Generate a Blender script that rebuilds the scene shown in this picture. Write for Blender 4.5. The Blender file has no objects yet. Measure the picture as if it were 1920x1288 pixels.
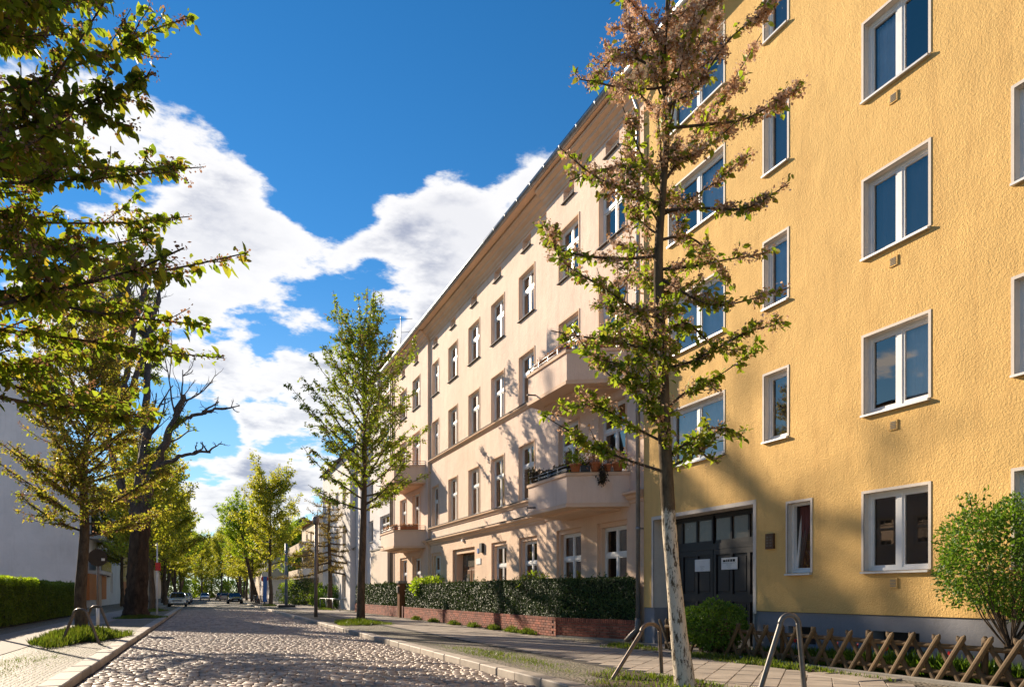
import bpy, math, random
import numpy as np
from mathutils import Vector, Matrix
R = math.radians
scene = bpy.context.scene
COL = scene.collection
rng = np.random.default_rng(7)
random.seed(7)

# ---------------------------------------------------------------- camera
YAW = 22.4
cam_d = bpy.data.cameras.new('camera'); cam = bpy.data.objects.new('camera', cam_d); COL.objects.link(cam)
cam.location = (0, 0, 1.45); cam.rotation_euler = (R(90), 0, R(-YAW))
cam_d.sensor_width = 36; cam_d.lens = 26.25; cam_d.shift_y = 0.2432
cam_d.clip_start = 0.05; cam_d.clip_end = 3000
scene.camera = cam
# ---------------------------------------------------------------- sun, sky, exposure
SUN_DIR = Vector((-0.373, 0.928, 0.0)).normalized()      # where the sun stands (horizontal)
SUN_EL = 22.3
sd = bpy.data.lights.new('sun', 'SUN'); so = bpy.data.objects.new('sun', sd); COL.objects.link(so)
sd.energy = 5.0; sd.angle = R(0.53); sd.color = (1.0, 0.84, 0.64)
sv = Vector((SUN_DIR.x*math.cos(R(SUN_EL)), SUN_DIR.y*math.cos(R(SUN_EL)), math.sin(R(SUN_EL))))
so.rotation_euler = (-sv).to_track_quat('-Z', 'Y').to_euler()
so.location = (-20, 60, 40)
scene.view_settings.view_transform = 'Standard'; scene.view_settings.look = 'None'
scene.view_settings.gamma = 1.0; scene.view_settings.exposure = 0.98
scene.view_settings.use_curve_mapping = False

W = bpy.data.worlds.new('World'); scene.world = W; W.use_nodes = True
def world_nodes():
    nt = W.node_tree; N = nt.nodes; L = nt.links; N.clear()
    def nd(t, **k):
        n = N.new(t)
        for a, b in k.items(): setattr(n, a, b)
        return n
    def put(sock, v):
        if hasattr(v, 'is_output'): L.new(v, sock)
        else: sock.default_value = v
    def ma(op, a, b=0.0, c=0.0, clamp=False):
        n = nd('ShaderNodeMath', operation=op, use_clamp=clamp)
        put(n.inputs[0], a); put(n.inputs[1], b); put(n.inputs[2], c)
        return n.outputs[0]
    def vm(op, a, b=None, scale=None):
        n = nd('ShaderNodeVectorMath', operation=op)
        put(n.inputs[0], a)
        if b is not None: put(n.inputs[1], b)
        if scale is not None: put(n.inputs['Scale'], scale)
        return n.outputs['Value'] if op == 'DOT_PRODUCT' else n.outputs[0]
    def mr(v, a, b, c=0.0, d=1.0, mode='SMOOTHSTEP'):
        n = nd('ShaderNodeMapRange', interpolation_type=mode)
        put(n.inputs['Value'], v); put(n.inputs['From Min'], a); put(n.inputs['From Max'], b)
        put(n.inputs['To Min'], c); put(n.inputs['To Max'], d)
        return n.outputs[0]
    sky = nd('ShaderNodeTexSky', sky_type='NISHITA', sun_disc=False)
    sky.sun_elevation = R(SUN_EL); sky.sun_rotation = math.atan2(SUN_DIR.x, SUN_DIR.y)
    sky.altitude = 300; sky.air_density = 1.0; sky.dust_density = 0.0; sky.ozone_density = 3.0
    hs = nd('ShaderNodeHueSaturation'); hs.inputs['Saturation'].default_value = SKY_SAT; hs.inputs['Value'].default_value = SKY_VAL
    L.new(sky.outputs[0], hs.inputs['Color'])
    d = nd('ShaderNodeTexCoord').outputs['Generated']
    sep = nd('ShaderNodeSeparateXYZ'); L.new(d, sep.inputs[0]); dz = sep.outputs['Z']
    # cloud layer: direction projected on a high sheet, so clouds flatten towards the horizon
    den = ma('ADD', ma('MAXIMUM', dz, 0.0), 0.22)
    inv = ma('DIVIDE', 1.0, den)
    cv = nd('ShaderNodeCombineXYZ')
    L.new(ma('MULTIPLY', sep.outputs['X'], inv), cv.inputs[0]); L.new(ma('MULTIPLY', sep.outputs['Y'], inv), cv.inputs[1])
    L.new(ma('MULTIPLY', dz, 2.2), cv.inputs[2])
    def fbm(vec, sc, det, rough, off):
        n = nd('ShaderNodeTexNoise'); n.inputs['Scale'].default_value = sc; n.inputs['Detail'].default_value = det
        n.inputs['Roughness'].default_value = rough
        L.new(vm('ADD', vec, off), n.inputs['Vector']); return n.outputs['Fac']
    n1 = fbm(cv.outputs[0], 2.6, 9, 0.56, (3.1, 1.7, 0.4))
    n2 = fbm(cv.outputs[0], 2.6, 9, 0.56, (3.1+0.05, 1.7-0.06, 0.4-0.16))       # towards the ground, for the shading
    band = mr(dz, 0.60, 0.46, -0.55, -0.09)                     # clear overhead, clouds below about 25 degrees
    blob = None
    for (px, py, rad, w) in CLOUDS:
        t = (px-960)/1400.0; v = (1111-py)/1400.0
        c, s = math.cos(R(YAW)), math.sin(R(YAW))
        dv = Vector((t*c+s, c-t*s, v)).normalized()
        a = rad/1400.0/math.sqrt(1+t*t+v*v)
        q = mr(vm('DOT_PRODUCT', d, tuple(dv)), math.cos(a), 1.0, 0.0, w)
        blob = q if blob is None else ma('ADD', blob, q)
    blob = ma('MAXIMUM', ma('MINIMUM', blob, 0.30), -0.30)
    fine = fbm(cv.outputs[0], 11.0, 8, 0.62, (7.3, 2.9, 1.1))
    billow = ma('MULTIPLY', ma('ABSOLUTE', ma('SUBTRACT', fbm(cv.outputs[0], 6.5, 6, 0.6, (1.3, 5.2, 3.3)), .5)), -.55)
    det = ma('ADD', ma('MULTIPLY_ADD', fine, .42, -.19), billow)
    def dens(n): return ma('ADD', ma('ADD', ma('ADD', ma('MULTIPLY_ADD', n, 1.9, -.45), det), band), ma('MULTIPLY', blob, 1.15))
    m1 = mr(dens(n1), 0.50, 0.64)
    sh = mr(ma('SUBTRACT', n1, n2), -0.05, 0.12)
    core = mr(dens(n1), 0.66, 0.98)
    colr = nd('ShaderNodeMix', data_type='RGBA'); 
    put(colr.inputs['Factor'], ma('MULTIPLY', core, ma('SUBTRACT', 1.0, ma('MULTIPLY', sh, 0.8))))
    k = CLOUD_V
    colr.inputs['A'].default_value = (k, k*0.985, k*0.98, 1); colr.inputs['B'].default_value = (k*0.42, k*0.45, k*0.56, 1)
    mx = nd('ShaderNodeMix', data_type='RGBA')
    put(mx.inputs['Factor'], ma('MULTIPLY', m1, 0.94)); hz = nd('ShaderNodeMix', data_type='RGBA'); put(hz.inputs['Factor'], mr(dz, .42, .0, 0., .42)); L.new(hs.outputs[0], hz.inputs['A']); hz.inputs['B'].default_value = (2.0, 2.9, 3.6, 1); L.new(hz.outputs['Result'], mx.inputs['A']); L.new(colr.outputs['Result'], mx.inputs['B'])
    bg = nd('ShaderNodeBackground'); bg.inputs['Strength'].default_value = SKY_STR
    L.new(mx.outputs['Result'], bg.inputs['Color'])
    out = nd('ShaderNodeOutputWorld'); L.new(bg.outputs[0], out.inputs['Surface'])
SKY_SAT, SKY_VAL, SKY_STR, CLOUD_V = 1.30, 0.50, 0.145, 3.7
# cloud heaps of the day: direction (as seen from the street), spread, strength
CLOUDS = [(440, 470, 170, .30), (560, 530, 150, .26), (330, 560, 190, .28), (800, 500, 170, .30), (640, 530, 130, .22), (700, 560, 110, .18), (720, 470, 90, .12), (860, 400, 90, .12),
          (800, 600, 120, .2), (540, 730, 150, .28), (640, 740, 130, .2), (560, 620, 70, .14), (480, 800, 90, .12), (470, 900, 130, .2),
          (560, 900, 120, .2), (380, 940, 110, .2), (1000, 335, 50, .06), (420, 640, 70, .1), (640, 330, 190, -.2), (480, 680, 60, -.1), (700, 650, 60, -.16), (400, 830, 80, -.16)]
world_nodes()
scene.cycles.max_bounces = 6; scene.cycles.transparent_max_bounces = 12

# ---------------------------------------------------------------- materials
MATS = {}
def new_mat(name):
    m = bpy.data.materials.new(name); m.use_nodes = True
    nt = m.node_tree; nt.nodes.clear()
    return m, nt
def nodes_of(nt):
    N = nt.nodes; L = nt.links
    def nd(t, **k):
        n = N.new(t)
        for a, b in k.items(): setattr(n, a, b)
        return n
    def put(sock, v):
        if hasattr(v, 'is_output'): L.new(v, sock)
        else: sock.default_value = v
    return N, L, nd, put
def ramp(nd, L, fac, stops):
    r = nd('ShaderNodeValToRGB'); e = r.color_ramp.elements
    while len(e) < len(stops): e.new(0.5)
    for i, (p, c) in enumerate(stops): e[i].position = p; e[i].color = (*c, 1)
    L.new(fac, r.inputs[0]); return r.outputs[0]
def mix(nd, put, f, a, b, blend='MIX'):
    n = nd('ShaderNodeMix', data_type='RGBA', blend_type=blend); put(n.inputs['Factor'], f); put(n.inputs['A'], a); put(n.inputs['B'], b)
    return n.outputs['Result']
def math_(nd, put, op, a, b=0.0, clamp=False):
    n = nd('ShaderNodeMath', operation=op, use_clamp=clamp); put(n.inputs[0], a); put(n.inputs[1], b); return n.outputs[0]
def noise(nd, put, vec, sc, det=4, rough=.55, dist=0):
    n = nd('ShaderNodeTexNoise'); put(n.inputs['Vector'], vec); n.inputs['Scale'].default_value = sc
    n.inputs['Detail'].default_value = det; n.inputs['Roughness'].default_value = rough; n.inputs['Distortion'].default_value = dist
    return n.outputs['Fac']
def wpos(nd, put, scale=(1, 1, 1), rot=(0, 0, 0), loc=(0, 0, 0)):
    g = nd('ShaderNodeNewGeometry'); mp = nd('ShaderNodeMapping'); put(mp.inputs['Vector'], g.outputs['Position'])
    mp.inputs['Scale'].default_value = scale; mp.inputs['Rotation'].default_value = rot; mp.inputs['Location'].default_value = loc
    return mp.outputs[0]
def std(name, col, rough=.7, var=.18, vscale=1.2, bump=0., bscale=40., bdist=.01, metal=0., spec=.4, streak=0., islandvar=0., dirt=0., coat=0., extra=None):
    """general surface: base colour with soft uneven patches, fine relief"""
    m, nt = new_mat(name); N, L, nd, put = nodes_of(nt)
    P = wpos(nd, put)
    f = noise(nd, put, P, vscale, 6, .6)
    a = tuple(max(0, c*(1-var)) for c in col); b = tuple(min(1, c*(1+var)) for c in col)
    c = ramp(nd, L, f, [(.3, a), (.7, b)])
    if streak:
        s = noise(nd, put, wpos(nd, put, (2.2, 2.2, .18)), 3.0, 5, .6)
        c = mix(nd, put, ramp(nd, L, s, [(.5, (0, 0, 0)), (.75, (streak,)*3)]), c, tuple(x*.55 for x in col)+(1,))
    if dirt:
        s = noise(nd, put, P, 7, 8, .7)
        c = mix(nd, put, ramp(nd, L, s, [(.52, (0, 0, 0)), (.8, (dirt,)*3)]), c, tuple(x*.4 for x in col)+(1,))
    if islandvar:
        g = nd('ShaderNodeNewGeometry'); oi = nd('ShaderNodeObjectInfo')
        rsum = math_(nd, put, 'FRACT', math_(nd, put, 'ADD', g.outputs['Random Per Island'], oi.outputs['Random']))
        hv = nd('ShaderNodeHueSaturation'); put(hv.inputs['Color'], c)
        mr = nd('ShaderNodeMapRange'); put(mr.inputs[0], rsum); mr.inputs['To Min'].default_value = 1-islandvar; mr.inputs['To Max'].default_value = 1+islandvar
        put(hv.inputs['Value'], mr.outputs[0]); c = hv.outputs[0]
    b_ = nd('ShaderNodeBsdfPrincipled'); put(b_.inputs['Base Color'], c)
    b_.inputs['Metallic'].default_value = metal; b_.inputs['Specular IOR Level'].default_value = spec
    b_.inputs['Coat Weight'].default_value = coat
    rr = nd('ShaderNodeMapRange'); put(rr.inputs[0], f); rr.inputs['To Min'].default_value = max(.03, rough-.08); rr.inputs['To Max'].default_value = min(1, rough+.08)
    put(b_.inputs['Roughness'], rr.outputs[0])
    if bump:
        bn = nd('ShaderNodeBump'); bn.inputs['Strength'].default_value = bump; bn.inputs['Distance'].default_value = bdist
        h = noise(nd, put, P, bscale, 5, .6)
        put(bn.inputs['Height'], h); put(b_.inputs['Normal'], bn.outputs[0])
    o = nd('ShaderNodeOutputMaterial'); L.new(b_.outputs[0], o.inputs[0])
    MATS[name] = m; return m

def plaster(name, col, coarse, strength, dist, stain=.25, vert=False):
    """trowelled render: dimples and ridges that the raking sun picks out, faint weather stains"""
    m, nt = new_mat(name); N, L, nd, put = nodes_of(nt)
    P = wpos(nd, put)
    sq = wpos(nd, put, (1, 1, .85 if not vert else .35), (R(20), 0, 0))
    big = noise(nd, put, P, .45, 6, .62)
    mid = noise(nd, put, P, 3.2, 7, .68)
    c = ramp(nd, L, big, [(.25, tuple(x*.86 for x in col)), (.75, tuple(min(1, x*1.08) for x in col))])
    s = noise(nd, put, wpos(nd, put, (2.0, 2.0, .22)), 1.6, 7, .65)
    c = mix(nd, put, ramp(nd, L, s, [(.5, (0, 0, 0)), (.82, (stain,)*3)]), c, (col[0]*.55, col[1]*.48, col[2]*.45, 1))
    c = mix(nd, put, ramp(nd, L, mid, [(.55, (0, 0, 0)), (.8, (stain*.8,)*3)]), c, (col[0]*.7, col[1]*.6, col[2]*.5, 1))
    n1 = noise(nd, put, sq, coarse*.8, 8, .66, .9)
    n2 = noise(nd, put, sq, coarse*3.1, 3, .6)
    vor = nd('ShaderNodeTexVoronoi', feature='SMOOTH_F1'); put(vor.inputs['Vector'], sq); vor.inputs['Scale'].default_value = coarse*.9; vor.inputs['Smoothness'].default_value = .6
    h = math_(nd, put, 'ADD', math_(nd, put, 'ADD', n1, math_(nd, put, 'MULTIPLY', n2, .35)), math_(nd, put, 'MULTIPLY', vor.outputs['Distance'], .35))
    h = math_(nd, put, 'ADD', h, math_(nd, put, 'MULTIPLY', noise(nd, put, P, 1.3, 3, .5), 2.2))
    bn = nd('ShaderNodeBump'); bn.inputs['Strength'].default_value = strength; bn.inputs['Distance'].default_value = dist; put(bn.inputs['Height'], h)
    b_ = nd('ShaderNodeBsdfPrincipled'); put(b_.inputs['Base Color'], c); b_.inputs['Roughness'].default_value = .88
    b_.inputs['Specular IOR Level'].default_value = .2; put(b_.inputs['Normal'], bn.outputs[0])
    o = nd('ShaderNodeOutputMaterial'); L.new(b_.outputs[0], o.inputs[0]); MATS[name] = m; return m

def foliage(name, cols, trans=.5, transcol=None, rough=.5, gloss=.35):
    """leaf: each leaf its own tint, light shining through"""
    m, nt = new_mat(name); N, L, nd, put = nodes_of(nt)
    g = nd('ShaderNodeNewGeometry'); oi = nd('ShaderNodeObjectInfo')
    r = math_(nd, put, 'FRACT', math_(nd, put, 'ADD', g.outputs['Random Per Island'], oi.outputs['Random']))
    st = [(i/(len(cols)-1), c) for i, c in enumerate(cols)]
    c = ramp(nd, L, r, st)
    big = noise(nd, put, g.outputs['Position'], 1.1, 3, .6)
    hv = nd('ShaderNodeHueSaturation'); put(hv.inputs['Color'], c)
    mr = nd('ShaderNodeMapRange'); put(mr.inputs[0], big); mr.inputs['From Min'].default_value = .3; mr.inputs['From Max'].default_value = .7
    mr.inputs['To Min'].default_value = .7; mr.inputs['To Max'].default_value = 1.3
    put(hv.inputs['Value'], mr.outputs[0])
    b_ = nd('ShaderNodeBsdfPrincipled'); put(b_.inputs['Base Color'], hv.outputs[0]); b_.inputs['Roughness'].default_value = rough
    b_.inputs['Specular IOR Level'].default_value = gloss
    t = nd('ShaderNodeBsdfTranslucent')
    tc = mix(nd, put, 1.0, hv.outputs[0], (*(transcol or (1.6, 1.5, .7)), 1), 'MULTIPLY'); put(t.inputs['Color'], tc)
    ms = nd('ShaderNodeMixShader'); ms.inputs[0].default_value = trans; L.new(b_.outputs[0], ms.inputs[1]); L.new(t.outputs[0], ms.inputs[2])
    o = nd('ShaderNodeOutputMaterial'); L.new(ms.outputs[0], o.inputs[0]); MATS[name] = m; return m

def glass(name, tint=(.75, .82, .9), refl=.34):
    m, nt = new_mat(name); N, L, nd, put = nodes_of(nt)
    tr = nd('ShaderNodeBsdfTransparent'); tr.inputs[0].default_value = (*tint, 1)
    gl = nd('ShaderNodeBsdfGlossy'); gl.inputs['Roughness'].default_value = .015; gl.inputs['Color'].default_value = (.92, .80, .68, 1)
    lw = nd('ShaderNodeLayerWeight'); lw.inputs['Blend'].default_value = .35
    f = math_(nd, put, 'ADD', math_(nd, put, 'MULTIPLY', lw.outputs['Fresnel'], .9), refl*.55, True)
    bn = nd('ShaderNodeBump'); bn.inputs['Strength'].default_value = .05; bn.inputs['Distance'].default_value = .02
    put(bn.inputs['Height'], noise(nd, put, wpos(nd, put), 1.1, 1, .4)); put(gl.inputs['Normal'], bn.outputs[0])
    ms = nd('ShaderNodeMixShader'); put(ms.inputs[0], f); L.new(tr.outputs[0], ms.inputs[1]); L.new(gl.outputs[0], ms.inputs[2])
    o = nd('ShaderNodeOutputMaterial'); L.new(ms.outputs[0], o.inputs[0]); MATS[name] = m; return m

def bark(name, c0, c1, white_to=None, scale=9):
    m, nt = new_mat(name); N, L, nd, put = nodes_of(nt)
    sq = wpos(nd, put, (1, 1, .35))
    f = noise(nd, put, sq, scale, 8, .7, .4); f2 = noise(nd, put, wpos(nd, put, (1, 1, .6)), scale*1.5, 8, .75)
    c = ramp(nd, L, f, [(.3, c0), (.7, c1)])
    if white_to:
        # limewash brushed on the lower stem, worn off in flakes; its upper edge is ragged
        g = nd('ShaderNodeNewGeometry'); sp = nd('ShaderNodeSeparateXYZ'); put(sp.inputs[0], g.outputs['Position'])
        z = math_(nd, put, 'ADD', sp.outputs['Z'], math_(nd, put, 'MULTIPLY', math_(nd, put, 'SUBTRACT', f2, .5), .9))
        edge = nd('ShaderNodeMapRange'); put(edge.inputs[0], z); edge.inputs['From Min'].default_value = white_to+.06; edge.inputs['From Max'].default_value = white_to-.06
        fl = ramp(nd, L, noise(nd, put, wpos(nd, put, (1, 1, .32)), 21, 9, .72, .5), [(.425, (0, 0, 0)), (.475, (1, 1, 1))])
        c = mix(nd, put, math_(nd, put, 'MULTIPLY', edge.outputs[0], fl), c, (.66, .57, .44, 1))
    b_ = nd('ShaderNodeBsdfPrincipled'); put(b_.inputs['Base Color'], c); b_.inputs['Roughness'].default_value = .9; b_.inputs['Specular IOR Level'].default_value = .15
    bn = nd('ShaderNodeBump'); bn.inputs['Strength'].default_value = .9; bn.inputs['Distance'].default_value = .025
    put(bn.inputs['Height'], math_(nd, put, 'ADD', f, math_(nd, put, 'MULTIPLY', f2, .4))); put(b_.inputs['Normal'], bn.outputs[0])
    o = nd('ShaderNodeOutputMaterial'); L.new(b_.outputs[0], o.inputs[0]); MATS[name] = m; return m

def paving(name, col, cell, joint=(.05, .045, .035), rot=0., moss=.3):
    """small setts seen too far off to lay one by one"""
    m, nt = new_mat(name); N, L, nd, put = nodes_of(nt)
    P = wpos(nd, put, (1/cell, 1/cell, 1/cell), (0, 0, rot))
    v = nd('ShaderNodeTexVoronoi', feature='DISTANCE_TO_EDGE'); put(v.inputs['Vector'], P); v.inputs['Scale'].default_value = 1.0; v.inputs['Randomness'].default_value = .55
    v2 = nd('ShaderNodeTexVoronoi', feature='F1'); put(v2.inputs['Vector'], P); v2.inputs['Scale'].default_value = 1.0; v2.inputs['Randomness'].default_value = .55
    sp = nd('ShaderNodeSeparateColor'); put(sp.inputs[0], v2.outputs['Color'])
    c = ramp(nd, L, sp.outputs[0], [(0, tuple(x*.7 for x in col)), (1, tuple(x*1.25 for x in col))])
    e = ramp(nd, L, v.outputs['Distance'], [(.05, (0, 0, 0)), (.2, (1, 1, 1))])
    j = joint
    big = noise(nd, put, wpos(nd, put), .9, 6, .65)
    jc = ramp(nd, L, big, [(.42, j), (.6, (j[0]*.9, j[1]*1.5, j[2]*.5))])
    c = mix(nd, put, e, jc, c)
    c = mix(nd, put, ramp(nd, L, big, [(.55, (0, 0, 0)), (.72, (moss,)*3)]), c, (.09, .10, .03, 1))
    bn = nd('ShaderNodeBump'); bn.inputs['Strength'].default_value = .9; bn.inputs['Distance'].default_value = cell*.22
    put(bn.inputs['Height'], math_(nd, put, 'ADD', e, math_(nd, put, 'MULTIPLY', noise(nd, put, P, 1.7, 4, .6), .5)))
    b_ = nd('ShaderNodeBsdfPrincipled'); put(b_.inputs['Base Color'], c); b_.inputs['Roughness'].default_value = .7; b_.inputs['Specular IOR Level'].default_value = .3
    put(b_.inputs['Normal'], bn.outputs[0])
    o = nd('ShaderNodeOutputMaterial'); L.new(b_.outputs[0], o.inputs[0]); MATS[name] = m; return m

plaster('yellow_render', (.80, .51, .185), 34, 1.0, .015, .46)
plaster('pink_render', (.84, .64, .51), 22, .85, .014, .30, True)
plaster('pink_trim', (.80, .56, .39), 30, .4, .006, .12)
plaster('pink_ground', (.80, .58, .42), 20, .9, .016, .3)
plaster('white_render', (.72, .68, .66), 18, .5, .01, .15)
plaster('cream_render', (.74, .62, .50), 18, .5, .01, .15)
plaster('lilac_render', (.82, .72, .69), 14, .5, .012, .3)
plaster('plinth_grey', (.27, .265, .285), 16, .5, .010, .35)
plaster('ochre_render', (.62, .45, .18), 18, .5, .01, .15)
std('white_paint', (.78, .77, .75), .42, .05, 3, dirt=.15)
std('white_trim', (.74, .72, .68), .6, .06, 4, .15, 60, .004, dirt=.25)
std('jamb_white', (.66, .58, .50), .7, .08, 2, .3, 50, .006, dirt=.3)
std('sill_metal', (.62, .61, .60), .4, .1, 3, metal=.3)
std('room_dark', (.055, .05, .05), .9, .3, .8)
std('curtain_white', (.70, .72, .76), .85, .12, 3)
std('blind_red', (.16, .06, .06), .8, .1)
std('blind_grey', (.22, .22, .24), .8, .1)
glass('glass', (.95, .96, .97)); glass('glass_clear', (.95, .96, .96), .16)
std('gate_black', (.011, .010, .012), .5, .25, 2.5, .15, 60, .004, dirt=.1)
std('gate_glass', (.12, .105, .085), .25, .3, 2)
std('paper', (.72, .71, .68), .8, .04, 5)
std('ink', (.02, .02, .02), .8, .1)
std('bronze', (.10, .05, .025), .45, .3, 20, metal=.5)
std('steel', (.15, .14, .13), .46, .25, 8, .25, 60, .003, metal=.6)
std('steel_brown', (.16, .125, .10), .42, .25, 8, .25, 60, .003, metal=.7)
std('zinc', (.30, .31, .33), .42, .2, 3, metal=.7)
std('iron_black', (.03, .03, .032), .5, .3, 4)
std('roof_dark', (.07, .062, .06), .75, .3, 1.5, .4, 20, .02)
std('roof_tile', (.22, .08, .05), .8, .3, 2, .4, 12, .03)
std('brick_red', (.255, .078, .045), .82, .3, 2, .5, 70, .006, islandvar=.35, dirt=.25)
std('brick_dark', (.17, .05, .035), .82, .3, 2, .5, 70, .006, islandvar=.35, dirt=.25)
std('mortar', (.36, .30, .24), .95, .25, 3, .6, 50, .006)
std('concrete', (.26, .235, .20), .9, .25, 2, .5, 40, .01, dirt=.4)
std('granite_kerb', (.40, .345, .285), .72, .2, 2.5, .5, 45, .010, islandvar=.16, dirt=.2)
std('cobble', (.40, .315, .255), .56, .3, 1.1, .7, 46, .007, spec=.42, islandvar=.32, dirt=.35)
std('joint_sand', (.055, .046, .038), .95, .4, 5, .6, 30, .02)
std('slab_stone', (.36, .305, .25), .78, .2, 2, .5, 60, .006, islandvar=.14, dirt=.3)
std('asphalt_path', (.30, .255, .215), .85, .22, 1.2, .5, 70, .006, dirt=.25)
paving('mosaic', (.30, .255, .20), .085, moss=.65); paving('far_cobble', (.34, .285, .245), .17, moss=.0)
std('soil', (.075, .05, .032), .95, .4, 3, .9, 12, .06)
std('earth_ground', (.16, .14, .09), .95, .4, .3, .8, 6, .05)
std('wood_pale', (.115, .07, .03), .75, .3, 6, .5, 40, .008, islandvar=.25, streak=.4)
std('door_wood', (.16, .065, .022), .4, .3, 6, .3, 30, .004)
std('terracotta', (.46, .16, .07), .8, .2, 6, .3, 40, .005)
std('orange_panel', (.50, .16, .04), .6, .1, 2)
std('louvre_brown', (.16, .085, .06), .6, .2, 3)
std('pole_grey', (.22, .19, .17), .5, .2, 4, metal=.4)
std('pole_blue', (.17, .21, .27), .5, .2, 4, metal=.3)
std('sign_back', (.04, .033, .03), .5, .2, 5, metal=.5)
std('sign_white', (.75, .75, .75), .5, .05)
std('sign_red', (.6, .04, .03), .5, .05)
std('sign_blue', (.03, .12, .4), .5, .05)
std('tulip_red', (.65, .03, .03), .5, .2)
bark('bark_cherry', (.045, .032, .024), (.15, .11, .075))
bark('bark_limed', (.055, .038, .024), (.17, .125, .075), white_to=2.55, scale=12)
bark('bark_old', (.018, .012, .009), (.105, .07, .045), scale=5)
bark('bark_bare', (.05, .04, .034), (.16, .13, .11), scale=10)
foliage('leaf_cherry', [(.12, .19, .022), (.17, .25, .03), (.23, .30, .04), (.21, .20, .045)], .55)
foliage('leaf_front', [(.10, .16, .02), (.15, .22, .028), (.20, .26, .035), (.22, .17, .035)], .68)
foliage('leaf_bronze', [(.20, .25, .035), (.27, .28, .045), (.32, .25, .07), (.18, .26, .035)], .58)
foliage('blossom', [(.40, .24, .14), (.56, .39, .28), (.72, .58, .48), (.46, .25, .09)], .35, (1.1, 1.0, .9), .7, .1)
foliage('blossom_dark', [(.24, .14, .08), (.34, .21, .14), (.42, .28, .2), (.3, .17, .07)], .4, (1.2, 1.0, .8), .7, .1)
foliage('leaf_hedge', [(.022, .05, .010), (.034, .068, .014), (.046, .085, .018), (.075, .11, .028)], .15, None, .52, .3)
foliage('leaf_yew', [(.07, .12, .016), (.12, .18, .022), (.18, .24, .03)], .45)
foliage('leaf_bush', [(.06, .13, .016), (.09, .18, .022), (.13, .22, .03)], .45)
foliage('leaf_far', [(.20, .25, .03), (.27, .31, .04), (.34, .36, .05), (.32, .27, .06)], .58)
foliage('leaf_lime', [(.16, .27, .022), (.23, .34, .03), (.28, .36, .04)], .58)
foliage('needle', [(.17, .11, .035), (.22, .16, .05), (.15, .15, .04)], .45)
foliage('grass', [(.07, .12, .015), (.11, .17, .02), (.16, .19, .04)], .4)
foliage('dry_plant', [(.05, .04, .03), (.09, .06, .04), (.05, .06, .03)], .2)
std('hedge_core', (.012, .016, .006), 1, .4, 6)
for nm, c in (('silver', (.55, .57, .60)), ('black', (.012, .013, .018)), ('dark_blue', (.03, .05, .09)), ('white', (.72, .72, .70)), ('rose_white', (.6, .5, .46)), ('green_grey', (.06, .08, .09)), ('red', (.35, .04, .03))):
    std('car_'+nm, c, .25, .04, 2, metal=.35 if nm in ('silver',) else 0, spec=.5, coat=.6)
std('car_glass', (.012, .016, .02), .05, .1, 2, spec=.9)
std('tyre', (.012, .012, .012), .85, .2)
std('rim', (.38, .38, .40), .35, .1, metal=.8)
std('lamp_red', (.4, .015, .01), .2, .05); std('lamp_clear', (.7, .7, .68), .15, .05, spec=.8)

# ---------------------------------------------------------------- object helpers
WL = {}                                                   # object -> its world location (for things that stand unrotated)
def tag(o, label=None, cat=None, group=None, kind=None):
    if label: o['label'] = label
    if cat: o['category'] = cat
    if group: o['group'] = group
    if kind: o['kind'] = kind
    return o
def thing(name, loc, label, cat, group=None):
    o = bpy.data.objects.new(name, None); COL.objects.link(o); o.location = loc; o.empty_display_size = .2
    WL[o] = np.array(loc, float); return tag(o, label, cat, group)
def link(name, me, loc, parent=None, rot=None):
    o = bpy.data.objects.new(name, me); COL.objects.link(o)
    w = np.array(loc, float); WL[o] = w
    if parent is not None: o.parent = parent; o.location = w-WL[parent]
    else: o.location = w
    if rot is not None: o.rotation_euler = rot
    return o
def np_mesh(name, V, F, smooth=False):
    """V (n,3), F list of (m,k) index arrays"""
    me = bpy.data.meshes.new(name)
    F = [f for f in F if len(f)]
    tot = sum(f.size for f in F); cnt = sum(len(f) for f in F)
    me.vertices.add(len(V)); me.vertices.foreach_set('co', np.ascontiguousarray(V, dtype=np.float32).ravel())
    me.loops.add(tot); me.polygons.add(cnt)
    me.loops.foreach_set('vertex_index', np.concatenate([f.ravel() for f in F]).astype(np.int32))
    ls = []; lt = []; st = 0
    for f in F:
        k = f.shape[1]; ls.append(st+np.arange(len(f))*k); lt.append(np.full(len(f), k)); st += f.size
    me.polygons.foreach_set('loop_start', np.concatenate(ls).astype(np.int32)); me.polygons.foreach_set('loop_total', np.concatenate(lt).astype(np.int32))
    if smooth: me.polygons.foreach_set('use_smooth', np.ones(cnt, dtype=bool))
    me.update(calc_edges=True); return me
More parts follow.
